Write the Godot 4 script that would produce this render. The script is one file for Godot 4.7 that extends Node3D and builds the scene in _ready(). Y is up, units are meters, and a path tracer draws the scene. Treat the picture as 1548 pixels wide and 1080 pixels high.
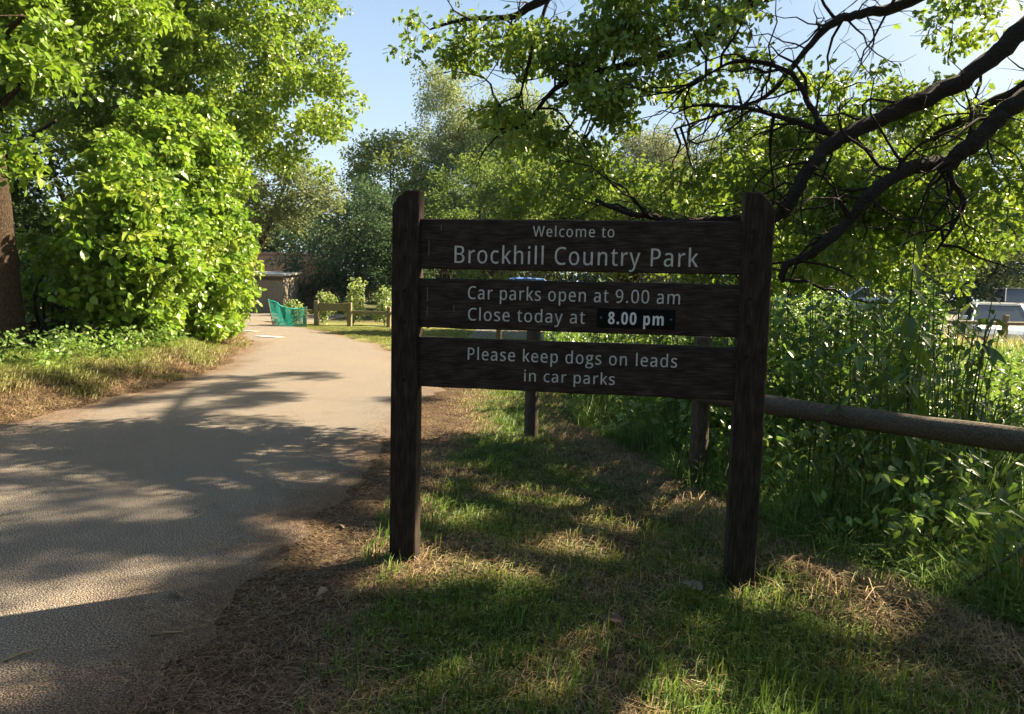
extends Node3D

# ------------------------------------------------------------------ mesh builder
class Builder:
	var v := PackedVector3Array()
	var n := PackedVector3Array()
	var c := PackedColorArray()
	var tint := Color.WHITE
	var colored := false
	func tri(a: Vector3, b: Vector3, d: Vector3, na: Vector3, nb: Vector3, nd: Vector3) -> void:
		if (d - a).cross(b - a).dot(na) < 0.0:
			v.append(a); v.append(d); v.append(b)
			n.append(na); n.append(nd); n.append(nb)
		else:
			v.append(a); v.append(b); v.append(d)
			n.append(na); n.append(nb); n.append(nd)
		if colored:
			c.append(tint); c.append(tint); c.append(tint)
	func flat(a: Vector3, b: Vector3, d: Vector3, hint: Vector3) -> void:
		var m := (d - a).cross(b - a).normalized()
		if m.dot(hint) < 0.0:
			m = -m
		tri(a, b, d, m, m, m)
	func quad(a: Vector3, b: Vector3, d: Vector3, e: Vector3, hint: Vector3) -> void:
		flat(a, b, d, hint)
		flat(a, d, e, hint)
	func box(at: Vector3, s: Vector3, basis := Basis(), ch := 0.0) -> void:
		var h := s * 0.5
		var k := minf(ch, minf(h.x, minf(h.y, h.z)) * 0.8)
		for axis in 3:
			for sgn in [-1.0, 1.0]:
				var nn := Vector3.ZERO
				nn[axis] = sgn
				var p := []
				for q in [[-1, -1], [1, -1], [1, 1], [-1, 1]]:
					var w := Vector3.ZERO
					w[axis] = sgn * h[axis]
					w[(axis + 1) % 3] = q[0] * (h[(axis + 1) % 3] - k)
					w[(axis + 2) % 3] = q[1] * (h[(axis + 2) % 3] - k)
					p.append(at + basis * w)
				quad(p[0], p[1], p[2], p[3], basis * nn)
		if k <= 0.0:
			return
		for axis in 3:
			var b := (axis + 1) % 3
			var e := (axis + 2) % 3
			for s1 in [-1.0, 1.0]:
				for s2 in [-1.0, 1.0]:
					var p := []
					for t in [-1.0, 1.0]:
						for o in [0, 1]:
							var w := Vector3.ZERO
							w[axis] = t * (h[axis] - k)
							w[b] = s1 * (h[b] - (k if o == 0 else 0.0))
							w[e] = s2 * (h[e] - (0.0 if o == 0 else k))
							p.append(at + basis * w)
					var nn := Vector3.ZERO
					nn[b] = s1
					nn[e] = s2
					quad(p[0], p[1], p[3], p[2], basis * nn)
		for sx in [-1.0, 1.0]:
			for sy in [-1.0, 1.0]:
				for sz in [-1.0, 1.0]:
					var g := Vector3(sx, sy, sz)
					var o := Vector3(h.x * sx, h.y * sy, h.z * sz)
					flat(at + basis * (o - Vector3(0, sy, sz) * k), at + basis * (o - Vector3(sx, 0, sz) * k), at + basis * (o - Vector3(sx, sy, 0) * k), basis * g)
	func prism(poly: PackedVector2Array, z0: float, z1: float, ch: float) -> void:
		# a convex outline in x and y, drawn out along z, with its long edges chamfered
		var m := poly.size()
		var mid := Vector2.ZERO
		for p in poly:
			mid += p / m
		var inset := PackedVector2Array()
		for i in m:
			var d1 := (poly[i] - poly[(i + m - 1) % m]).normalized()
			var d2 := (poly[(i + 1) % m] - poly[i]).normalized()
			var n1 := Vector2(-d1.y, d1.x)
			if n1.dot(mid - poly[i]) < 0:
				n1 = -n1
			var n2 := Vector2(-d2.y, d2.x)
			if n2.dot(mid - poly[i]) < 0:
				n2 = -n2
			var bis := (n1 + n2).normalized()
			inset.append(poly[i] + bis * ch / maxf(0.3, bis.dot(n1)))
		for i in m:
			var j := (i + 1) % m
			var out := (poly[i] + poly[j]) * 0.5 - mid
			var ho := Vector3(out.x, out.y, 0)
			quad(V(poly[i], z0 + ch), V(poly[j], z0 + ch), V(poly[j], z1 - ch), V(poly[i], z1 - ch), ho)
			quad(V(poly[i], z1 - ch), V(poly[j], z1 - ch), V(inset[j], z1), V(inset[i], z1), ho.normalized() + Vector3(0, 0, 1))
			quad(V(poly[i], z0 + ch), V(poly[j], z0 + ch), V(inset[j], z0), V(inset[i], z0), ho.normalized() - Vector3(0, 0, 1))
		for i in range(1, m - 1):
			flat(V(inset[0], z1), V(inset[i], z1), V(inset[i + 1], z1), Vector3(0, 0, 1))
			flat(V(inset[0], z0), V(inset[i], z0), V(inset[i + 1], z0), Vector3(0, 0, -1))
	func V(p: Vector2, z: float) -> Vector3:
		return Vector3(p.x, p.y, z)
	func tube(pts: Array, rad: Array, sides: int, rough := 0.0, cap := true, sd := 1.0) -> void:
		var m := pts.size()
		var side := Vector3.UP
		var rings := []
		var norms := []
		for i in m:
			var dir: Vector3 = (pts[mini(i + 1, m - 1)] - pts[maxi(i - 1, 0)]).normalized()
			if i == 0:
				side = dir.cross(Vector3(0.31, 0.17, 0.93)).normalized()
			side = (side - dir * side.dot(dir)).normalized()
			var up := dir.cross(side)
			var ring := []
			var rn := []
			for k in sides:
				var a := TAU * k / sides
				var q := side * cos(a) + up * sin(a)
				var f := 1.0
				if rough > 0.0:
					f += rough * (sin(a * 2.0 + i * 0.5 + sd) * 0.5 + sin(a * 5.0 - i * 0.7 + sd * 2.3) * 0.35 + sin(i * 2.1 + k * 4.7 + sd) * 0.35)
				ring.append(pts[i] + q * rad[i] * f)
				rn.append(q)
			rings.append(ring)
			norms.append(rn)
		if rough > 0.0:
			for i in m:
				for k in sides:
					var along: Vector3 = rings[mini(i + 1, m - 1)][k] - rings[maxi(i - 1, 0)][k]
					var round: Vector3 = rings[i][(k + 1) % sides] - rings[i][(k + sides - 1) % sides]
					var q := round.cross(along).normalized()
					norms[i][k] = q if q.dot(norms[i][k]) > 0 else -q
		for i in m - 1:
			for k in sides:
				var j := (k + 1) % sides
				tri(rings[i][k], rings[i][j], rings[i + 1][j], norms[i][k], norms[i][j], norms[i + 1][j])
				tri(rings[i][k], rings[i + 1][j], rings[i + 1][k], norms[i][k], norms[i + 1][j], norms[i + 1][k])
		if cap:
			for e in [0, m - 1]:
				var nn: Vector3 = (pts[0] - pts[1]).normalized() if e == 0 else (pts[m - 1] - pts[m - 2]).normalized()
				for k in range(1, sides - 1):
					flat(rings[e][0], rings[e][k], rings[e][k + 1], nn)
	func leaf(base: Vector3, dir: Vector3, nrm: Vector3, length: float, width: float, kind: int) -> void:
		var side := dir.cross(nrm).normalized()
		nrm = side.cross(dir).normalized()
		if nrm.y < 0:
			nrm = -nrm
		if kind == 0:      # far away: a folded rhombus
			var l := base + dir * length * 0.45 + side * width * 0.5 + nrm * width * 0.12
			var r := base + dir * length * 0.45 - side * width * 0.5 + nrm * width * 0.12
			flat(base, l, base + dir * length, nrm)
			flat(base, r, base + dir * length, nrm)
			return
		var rows: Array
		if kind == 1:      # pointed oval
			rows = [[0.0, 0.06], [0.22, 0.42], [0.48, 0.5], [0.76, 0.3], [1.0, 0.0]]
		elif kind == 2:    # lobed, as on an oak
			rows = [[0.0, 0.05], [0.2, 0.26], [0.3, 0.18], [0.46, 0.46], [0.56, 0.28], [0.74, 0.5], [0.84, 0.3], [1.0, 0.1]]
		elif kind == 3:    # long lance
			rows = [[0.0, 0.2], [0.12, 0.38], [0.35, 0.5], [0.62, 0.42], [0.84, 0.2], [1.0, 0.0]]
		else:              # round, pointed tip, as on a hazel or lime
			rows = [[0.0, 0.2], [0.18, 0.46], [0.45, 0.54], [0.74, 0.4], [0.88, 0.14], [1.0, 0.0]]
		var pm := base
		var pl := base
		var pr := base
		for i in rows.size():
			var t: float = rows[i][0]
			var w: float = rows[i][1] * width
			var bend := -nrm * t * t * length * (0.3 if kind == 3 else 0.16)
			var m := base + dir * length * t + bend
			var l := m + side * w + nrm * w * 0.28
			var r := m - side * w + nrm * w * 0.28
			if i > 0:
				flat(pm, pl, l, nrm)
				flat(pm, l, m, nrm)
				flat(pm, pr, r, nrm)
				flat(pm, r, m, nrm)
			pm = m; pl = l; pr = r
	func blade(base: Vector3, dir: Vector3, height: float, width: float, lean: float) -> void:
		var side := Vector3(-dir.z, 0, dir.x)
		var p1 := base + Vector3.UP * height * 0.55 + dir * height * lean * 0.25
		var p2 := base + Vector3.UP * height * (1.0 - 0.35 * lean) + dir * height * lean
		var nn := (dir * 0.6 + Vector3.UP * 0.8).normalized()
		tri(base - side * width * 0.5, base + side * width * 0.5, p1 + side * width * 0.4, nn, nn, nn)
		tri(base - side * width * 0.5, p1 + side * width * 0.4, p1 - side * width * 0.4, nn, nn, nn)
		tri(p1 - side * width * 0.4, p1 + side * width * 0.4, p2, nn, nn, nn)
	func mesh() -> ArrayMesh:
		var a := []
		a.resize(Mesh.ARRAY_MAX)
		a[Mesh.ARRAY_VERTEX] = v
		a[Mesh.ARRAY_NORMAL] = n
		if colored:
			a[Mesh.ARRAY_COLOR] = c
		var m := ArrayMesh.new()
		m.add_surface_from_arrays(Mesh.PRIMITIVE_TRIANGLES, a)
		return m

# ------------------------------------------------------------------ helpers
var rng := RandomNumberGenerator.new()
var M := {}
var names := {}
var noise := FastNoiseLite.new()
var fine := FastNoiseLite.new()

func numbered(called: String) -> String:
	if not names.has(called):
		names[called] = 0
		return called
	names[called] += 1
	return "%s_%03d" % [called, names[called]]

func thing(called: String, label: String, category: String, at := Vector3.ZERO, turn := 0.0, group := "") -> Node3D:
	var o := Node3D.new()
	o.name = numbered(called)
	add_child(o)
	o.position = at
	o.rotation.y = turn
	o.set_meta("label", label)
	o.set_meta("category", category)
	if group:
		o.set_meta("group", group)
	return o

func part(called: String, mesh: Mesh, mat: Material, parent: Node3D, at := Vector3.ZERO, basis := Basis()) -> MeshInstance3D:
	var o := MeshInstance3D.new()
	o.name = called
	o.mesh = mesh
	o.material_override = mat
	parent.add_child(o, true)
	o.transform = Transform3D(basis, at)
	return o

func single(called: String, mesh: Mesh, mat: Material, label: String, category: String, at := Vector3.ZERO, basis := Basis(), group := "") -> MeshInstance3D:
	var o := part(numbered(called), mesh, mat, self, at, basis)
	o.set_meta("label", label)
	o.set_meta("category", category)
	if group:
		o.set_meta("group", group)
	return o

func structure(called: String, mesh: Mesh, mat: Material) -> MeshInstance3D:
	var o := part(called, mesh, mat, self)
	o.set_meta("kind", "structure")
	return o

func copies(called: String, mesh: Mesh, mat: Material, where: Array, tints: Array, parent: Node3D) -> MultiMeshInstance3D:
	var mm := MultiMesh.new()
	mm.transform_format = MultiMesh.TRANSFORM_3D
	mm.use_colors = true
	mm.mesh = mesh
	mm.instance_count = where.size()
	for i in where.size():
		mm.set_instance_transform(i, where[i])
		mm.set_instance_color(i, tints[i])
	var o := MultiMeshInstance3D.new()
	o.name = called
	o.multimesh = mm
	o.material_override = mat
	parent.add_child(o, true)
	return o

func noise_tex(freq: float, kind: int, lo: Color, hi: Color, mid := Color(0, 0, 0, 0), sd := 1, size := 512, octaves := 4) -> NoiseTexture2D:
	var f := FastNoiseLite.new()
	f.seed = sd
	f.noise_type = kind
	f.frequency = freq
	f.fractal_octaves = octaves
	var t := NoiseTexture2D.new()
	t.width = size
	t.height = size
	t.seamless = true
	t.noise = f
	var g := Gradient.new()
	g.set_color(0, lo)
	g.set_color(1, hi)
	if mid.a > 0:
		g.add_point(0.5, mid)
	t.color_ramp = g
	return t

func srgb(r: float, g: float, b: float) -> Color:
	return Color(r, g, b).linear_to_srgb()

func plain(col: Color, rough := 0.8, spec := 0.4) -> StandardMaterial3D:
	var m := StandardMaterial3D.new()
	m.albedo_color = col
	m.roughness = rough
	m.metallic_specular = spec
	return m

func grained(lo: Color, mid: Color, hi: Color, scale: Vector3, sd: int, bump := 0.5, rough := 0.8, freq := 0.02) -> StandardMaterial3D:
	var m := plain(Color.WHITE, rough, 0.3)
	m.albedo_texture = noise_tex(freq, FastNoiseLite.TYPE_SIMPLEX_SMOOTH, lo, hi, mid, sd)
	m.uv1_triplanar = true
	m.uv1_scale = scale
	m.uv1_triplanar_sharpness = 6.0
	m.heightmap_enabled = true
	m.heightmap_texture = noise_tex(freq * 1.6, FastNoiseLite.TYPE_SIMPLEX_SMOOTH, Color.BLACK, Color.WHITE, Color(0, 0, 0, 0), sd + 7)
	m.heightmap_scale = bump
	return m

func leafy(rough := 0.38, back := 0.9, spec := 0.45) -> StandardMaterial3D:
	var m := plain(Color.WHITE, rough, spec)
	m.vertex_color_use_as_albedo = true
	m.cull_mode = BaseMaterial3D.CULL_DISABLED
	m.backlight_enabled = true
	m.backlight = Color(back, back, back * 0.72).linear_to_srgb()
	return m

func rnd(a: float, b: float) -> float:
	return rng.randf_range(a, b)

func dirn() -> Vector3:
	var z := rnd(-1, 1)
	var a := rnd(0, TAU)
	var r := sqrt(1.0 - z * z)
	return Vector3(r * cos(a), z, r * sin(a))

func pick(cols: Array, vary := 0.25) -> Color:
	var a: Color = cols[rng.randi() % cols.size()]
	var b: Color = cols[rng.randi() % cols.size()]
	var c := a.lerp(b, rng.randf()) * rnd(1.0 - vary, 1.0 + vary)
	c.a = 1.0
	return c

func track(table: Array, z: float) -> float:
	for i in table.size() - 1:
		if z <= table[i][0] and z >= table[i + 1][0]:
			var t: float = (z - table[i][0]) / (table[i + 1][0] - table[i][0])
			t = t * t * (3 - 2 * t) * 0.4 + t * 0.6
			return lerpf(table[i][1], table[i + 1][1], t)
	return table[0][1] if z > table[0][0] else table[-1][1]

const ROAD_L := [[30.0, -5.6], [0.0, -5.5], [-7.5, -5.35], [-10.1, -5.1], [-12.8, -5.25], [-17.5, -6.4], [-23.7, -8.9], [-27.5, -11.3], [-31.0, -14.5]]
const ROAD_R := [[30.0, -1.1], [0.0, -1.05], [-4.5, -1.15], [-8.0, -1.0], [-10.8, -1.0], [-14.0, -1.6], [-18.0, -3.05], [-23.0, -5.5], [-27.5, -8.3], [-31.0, -11.0]]

func hgt(x: float, z: float) -> float:
	var h := 0.0
	if z > -31.0:
		var l := track(ROAD_L, z) + noise.get_noise_2d(x * 0.3, z * 1.4) * 0.5
		var r := track(ROAD_R, z)
		h += 0.3 * smoothstep(0.0, 1.0, l - x)
		h += 0.012 * smoothstep(0.1, 0.6, x - r)
	h += 0.7 * smoothstep(24.0, 44.0, -z) * smoothstep(-6.0, 2.0, x)
	if x > -0.3 or x < -5.8:
		h += noise.get_noise_2d(x * 2.0, z * 2.0) * 0.03
	# raked ridge between mown verge and tall grass
	h += 0.07 * exp(-pow((x - ridge(z)) / 0.22, 2.0)) * smoothstep(-9.0, -6.0, z)
	return h

func ridge(z: float) -> float:
	return track([[0.0, 3.6], [-3.06, 2.05], [-3.9, 1.5], [-6.0, 1.0], [-8.0, 0.55], [-12.0, 0.3]], z)

func on(x: float, z: float) -> Vector3:
	return Vector3(x, hgt(x, z), z)

# ------------------------------------------------------------------ leaves and trees
func clump(n: int, spread: float, length: float, width: float, kind: int, flat := 0.7, droop := 0.0) -> ArrayMesh:
	var b := Builder.new()
	for i in n:
		var p := dirn() * spread * pow(rng.randf(), 0.4)
		p.y *= flat
		var d := (p.normalized() * 0.8 + dirn() * 0.7 + Vector3(0, -droop - 0.1, 0)).normalized()
		var nn := (dirn() * 0.75 + Vector3.UP * 0.75).normalized()
		b.leaf(p, d, nn, length * rnd(0.65, 1.2), width * rnd(0.75, 1.15), kind)
	return b.mesh()

func in_blobs(blobs: Array, shell: float) -> Vector3:
	var total := 0.0
	for q in blobs:
		total += q[1].x * q[1].y * q[1].z * (q[2] if q.size() > 2 else 1.0)
	var t := rnd(0, total)
	var chosen: Array = blobs[0]
	for q in blobs:
		t -= q[1].x * q[1].y * q[1].z * (q[2] if q.size() > 2 else 1.0)
		if t <= 0:
			chosen = q
			break
	var d := dirn()
	var at: Vector3 = chosen[0]
	var f := 1.0 + 0.32 * noise.get_noise_3dv((at + d * 2.2) * 6.0)
	return at + d * chosen[1] * lerpf(shell, 1.0, sqrt(rng.randf())) * f

# spec: base, trunk (points, radii), limbs [[points, r0, r1]], blobs, sprays, per, spread, clumps, tints, leaf material, bark
func tree(called: String, label: String, category: String, group: String, s: Dictionary) -> Node3D:
	var base: Vector3 = s.base
	var t := thing(called, label, category, base, 0.0, group)
	var nodes: Array = []
	var bark: Material = s.get("bark", M.bark)
	if s.has("trunk"):
		var b := Builder.new()
		var pts := []
		for p in s.trunk[0]:
			pts.append(p - base)
		var fat := smooth_path(pts, s.trunk[1], 4)
		b.tube(fat[0], fat[1], s.get("sides", 12), 0.05, true, base.x)
		part("trunk", b.mesh(), bark, t)
		for p in fat[0]:
			if p.y > s.get("fork", 1.5):
				nodes.append(p)
	for l in s.get("limbs", []):
		var b := Builder.new()
		var pts := []
		var radii := []
		for i in l[0].size():
			pts.append(l[0][i] - base)
			radii.append(lerpf(l[1], l[2], float(i) / (l[0].size() - 1)) * (0.86 if s.has("wild") else 1.0))
		var fat := smooth_path(pts, radii, 6 if s.has("wild") else 4)
		for i in range(1, fat[0].size() - 1):
			fat[0][i] += dirn() * minf(fat[1][i] * 0.22, 0.03)
		b.tube(fat[0], fat[1], 14 if s.has("wild") else 8, 0.12, true, base.x + l[1])
		part("limb", b.mesh(), bark, t)
		for p in fat[0]:
			nodes.append(p)
	if s.has("wild"):
		var wb := Builder.new()
		var start := nodes.size()
		for i in s.wild:
			var p: Vector3 = nodes[rng.randi() % start]
			var d := (dirn() + Vector3(-0.5, -0.1, 0)).normalized()
			var r0 := rnd(0.008, 0.02)
			var pts := [p]
			var rad := [r0]
			var n := 4 + rng.randi() % 5
			for k in n:
				d = (d + dirn() * 0.55 + Vector3(0, -0.06, 0)).normalized()
				p += d * rnd(0.10, 0.24)
				pts.append(p)
				rad.append(r0 * (1.0 - 0.85 * (k + 1.0) / n))
				nodes.append(p)
				if rng.randf() < 0.5:
					var e := (d + dirn() * 0.9).normalized()
					var q := p + e * rnd(0.1, 0.2)
					var u := q + (e + dirn() * 0.6).normalized() * rnd(0.1, 0.2)
					wb.tube([p, q, u], [r0 * 0.4, r0 * 0.25, r0 * 0.12], 4, 0.0, false)
					nodes.append(u)
			wb.tube(pts, rad, 6, 0.0, false)
		part("branchlets", wb.mesh(), bark, t).set_meta("kind", "stuff")
	var sprays := []
	for i in s.sprays:
		var p := in_blobs(s.blobs, s.get("shell", 0.45))
		if s.has("wild"):
			# an oak's boughs leave gaps between them
			for again in 6:
				if noise.get_noise_3dv(p * 8.5) > 0.0:
					break
				p = in_blobs(s.blobs, s.get("shell", 0.45))
		sprays.append(p - base)
	if s.has("more"):
		for i in s.more[1]:
			var p := in_blobs(s.more[0], 0.0)
			if noise.get_noise_3dv(p * 6.0) > 0.05:
				sprays.append(p - base)
	var first: int = s.sprays
	# twigs: each spray hangs from the nearest wood that is already there
	if nodes.size() and s.get("twigs", true):
		var hub: Vector3 = nodes[nodes.size() / 2]
		var order := []
		for p in sprays:
			var near := 1e9
			for q in nodes:
				near = minf(near, p.distance_squared_to(q))
			order.append([near, p])
		order.sort_custom(func(a, b): return a[0] < b[0])
		var tw := Builder.new()
		var r0: float = s.get("twig_r", 0.016)
		for e in order:
			var p: Vector3 = e[1]
			var best := 1e9
			var from := hub
			for q in nodes:
				var dd: float = p.distance_squared_to(q)
				if dd < best:
					best = dd
					from = q
			var len := sqrt(best)
			if len < 0.05:
				continue
			var sag := dirn() * len * 0.14
			var a := from.lerp(p, 0.35) + sag + Vector3.UP * len * 0.06
			var c := from.lerp(p, 0.7) - sag * 0.5 + Vector3.UP * len * 0.05
			var r := r0 * clampf(0.5 + len * 0.5, 0.5, 2.0)
			tw.tube([from, a, c, p], [r, r * 0.75, r * 0.5, r * 0.25], 5, 0.0, false)
			nodes.append(a)
			nodes.append(c)
			nodes.append(p)
		part("twigs", tw.mesh(), bark, t).set_meta("kind", "stuff")
	# leaves
	var lists := []
	for m in s.clumps:
		lists.append([[], []])
	var spread: float = s.spread
	for si in sprays.size():
		var p: Vector3 = sprays[si]
		var tone := pick(s.tints, 0.12)
		var upper: bool = si >= first
		for k in (s.more[2] if upper else s.per):
			var off: Vector3 = dirn() * (s.more[3] if upper else spread) * pow(rng.randf(), 0.5)
			off.y *= s.get("flatness", 0.55)
			if s.has("hang"):
				off.y = -rng.randf() * s.hang
			var bs := Basis(Vector3.UP, rnd(0, TAU)) * Basis(Vector3.RIGHT, rnd(-0.5, 0.5))
			var li: Array = lists[rng.randi() % lists.size()]
			li[0].append(Transform3D(bs.scaled(Vector3.ONE * rnd(0.75, 1.25)), p + off))
			var cc := tone.lerp(pick(s.tints, 0.35), 0.6)
			cc.a = 1.0
			li[1].append(cc)
	for i in s.clumps.size():
		var f := copies("foliage", s.clumps[i], s.get("leaf", M.leaf), lists[i][0], lists[i][1], t)
		f.set_meta("kind", "stuff")
	return t

func smooth_path(pts: Array, radii: Array, steps: int) -> Array:
	var op := []
	var orr := []
	var m := pts.size()
	for i in m - 1:
		var p0: Vector3 = pts[maxi(i - 1, 0)]
		var p1: Vector3 = pts[i]
		var p2: Vector3 = pts[i + 1]
		var p3: Vector3 = pts[mini(i + 2, m - 1)]
		for k in steps:
			var u := float(k) / steps
			op.append(p1.cubic_interpolate(p2, p0, p3, u))
			orr.append(lerpf(radii[i], radii[i + 1], u))
	op.append(pts[m - 1])
	orr.append(radii[m - 1])
	return [op, orr]

# ------------------------------------------------------------------ lettering
func lettering(words: String, cap: float, width: float, weight: int) -> ArrayMesh:
	var font := SystemFont.new()
	font.font_names = PackedStringArray(["Droid Sans"])
	font.font_weight = weight
	var px := 96
	var unit := cap / (0.714 * px)
	var adv := []
	var total := 0.0
	for ch in words:
		var w: float = font.get_string_size(ch, HORIZONTAL_ALIGNMENT_LEFT, -1, px).x * unit
		adv.append(w)
		total += w
	var squeeze := clampf(width * 0.9 / total, 0.8, 1.1)
	var gap := (width - total * squeeze) / (words.length() - 1)
	var st := SurfaceTool.new()
	st.begin(Mesh.PRIMITIVE_TRIANGLES)
	var x := 0.0
	for i in words.length():
		if words[i] != " ":
			var tm := TextMesh.new()
			tm.font = font
			tm.font_size = px
			tm.text = words[i]
			tm.pixel_size = unit
			tm.depth = 0.003
			tm.curve_step = 1.0
			tm.horizontal_alignment = HORIZONTAL_ALIGNMENT_LEFT
			tm.vertical_alignment = VERTICAL_ALIGNMENT_TOP
			st.append_from(tm, 0, Transform3D(Basis().scaled(Vector3(squeeze, 1, 1)), Vector3(x, font.get_ascent(px) * unit, 0)))
		x += adv[i] * squeeze + gap
	return st.commit()

# ------------------------------------------------------------------ scene
func _ready() -> void:
	rng.seed = 20240607
	noise.seed = 5
	noise.frequency = 0.15
	fine.seed = 9
	fine.frequency = 0.9
	var cam := Camera3D.new()
	cam.name = "camera"
	cam.fov = 52.0
	cam.near = 0.05
	cam.far = 1500.0
	cam.basis = Basis(Vector3.RIGHT, deg_to_rad(-5.2)) * Basis(Vector3.BACK, deg_to_rad(1.34))
	cam.position = Vector3(0, 1.5, 0)
	add_child(cam)
	cam.current = true
	var sky_m := ProceduralSkyMaterial.new()
	sky_m.sky_top_color = srgb(0.036, 0.077, 0.145)
	sky_m.sky_horizon_color = srgb(0.205, 0.245, 0.275)
	sky_m.sky_curve = 0.25
	sky_m.ground_bottom_color = srgb(0.06, 0.07, 0.04)
	sky_m.ground_horizon_color = srgb(0.2, 0.22, 0.18)
	sky_m.sun_angle_max = 75.0
	sky_m.sun_curve = 0.24
	var env := Environment.new()
	env.background_mode = Environment.BG_SKY
	env.sky = Sky.new()
	env.sky.sky_material = sky_m
	env.tonemap_mode = Environment.TONE_MAPPER_LINEAR
	env.tonemap_exposure = 5.0
	env.fog_enabled = true
	env.fog_density = 0.00015
	env.fog_light_color = Color(0.80, 0.88, 0.95)
	env.sdfgi_enabled = true
	env.ssao_enabled = true
	env.ssil_enabled = true
	var we := WorldEnvironment.new()
	we.name = "environment"
	we.environment = env
	add_child(we)
	var sun := DirectionalLight3D.new()
	sun.name = "sun"
	sun.light_color = Color(1.0, 0.93, 0.80)
	sun.light_energy = 1.6
	sun.light_angular_distance = 0.53
	sun.shadow_enabled = true
	add_child(sun)
	var az := deg_to_rad(60.0)
	var el := deg_to_rad(40.0)
	var to_sun := Vector3(sin(az) * cos(el), sin(el), -cos(az) * cos(el))
	sun.look_at_from_position(Vector3.ZERO, -to_sun)
	materials()
	ground()
	left_side()
	far_trees()
	far_left()
	car_park()
	oak()
	sign_board()
	rail_fence()
	verge()
	right_plants()
	litter()

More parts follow.
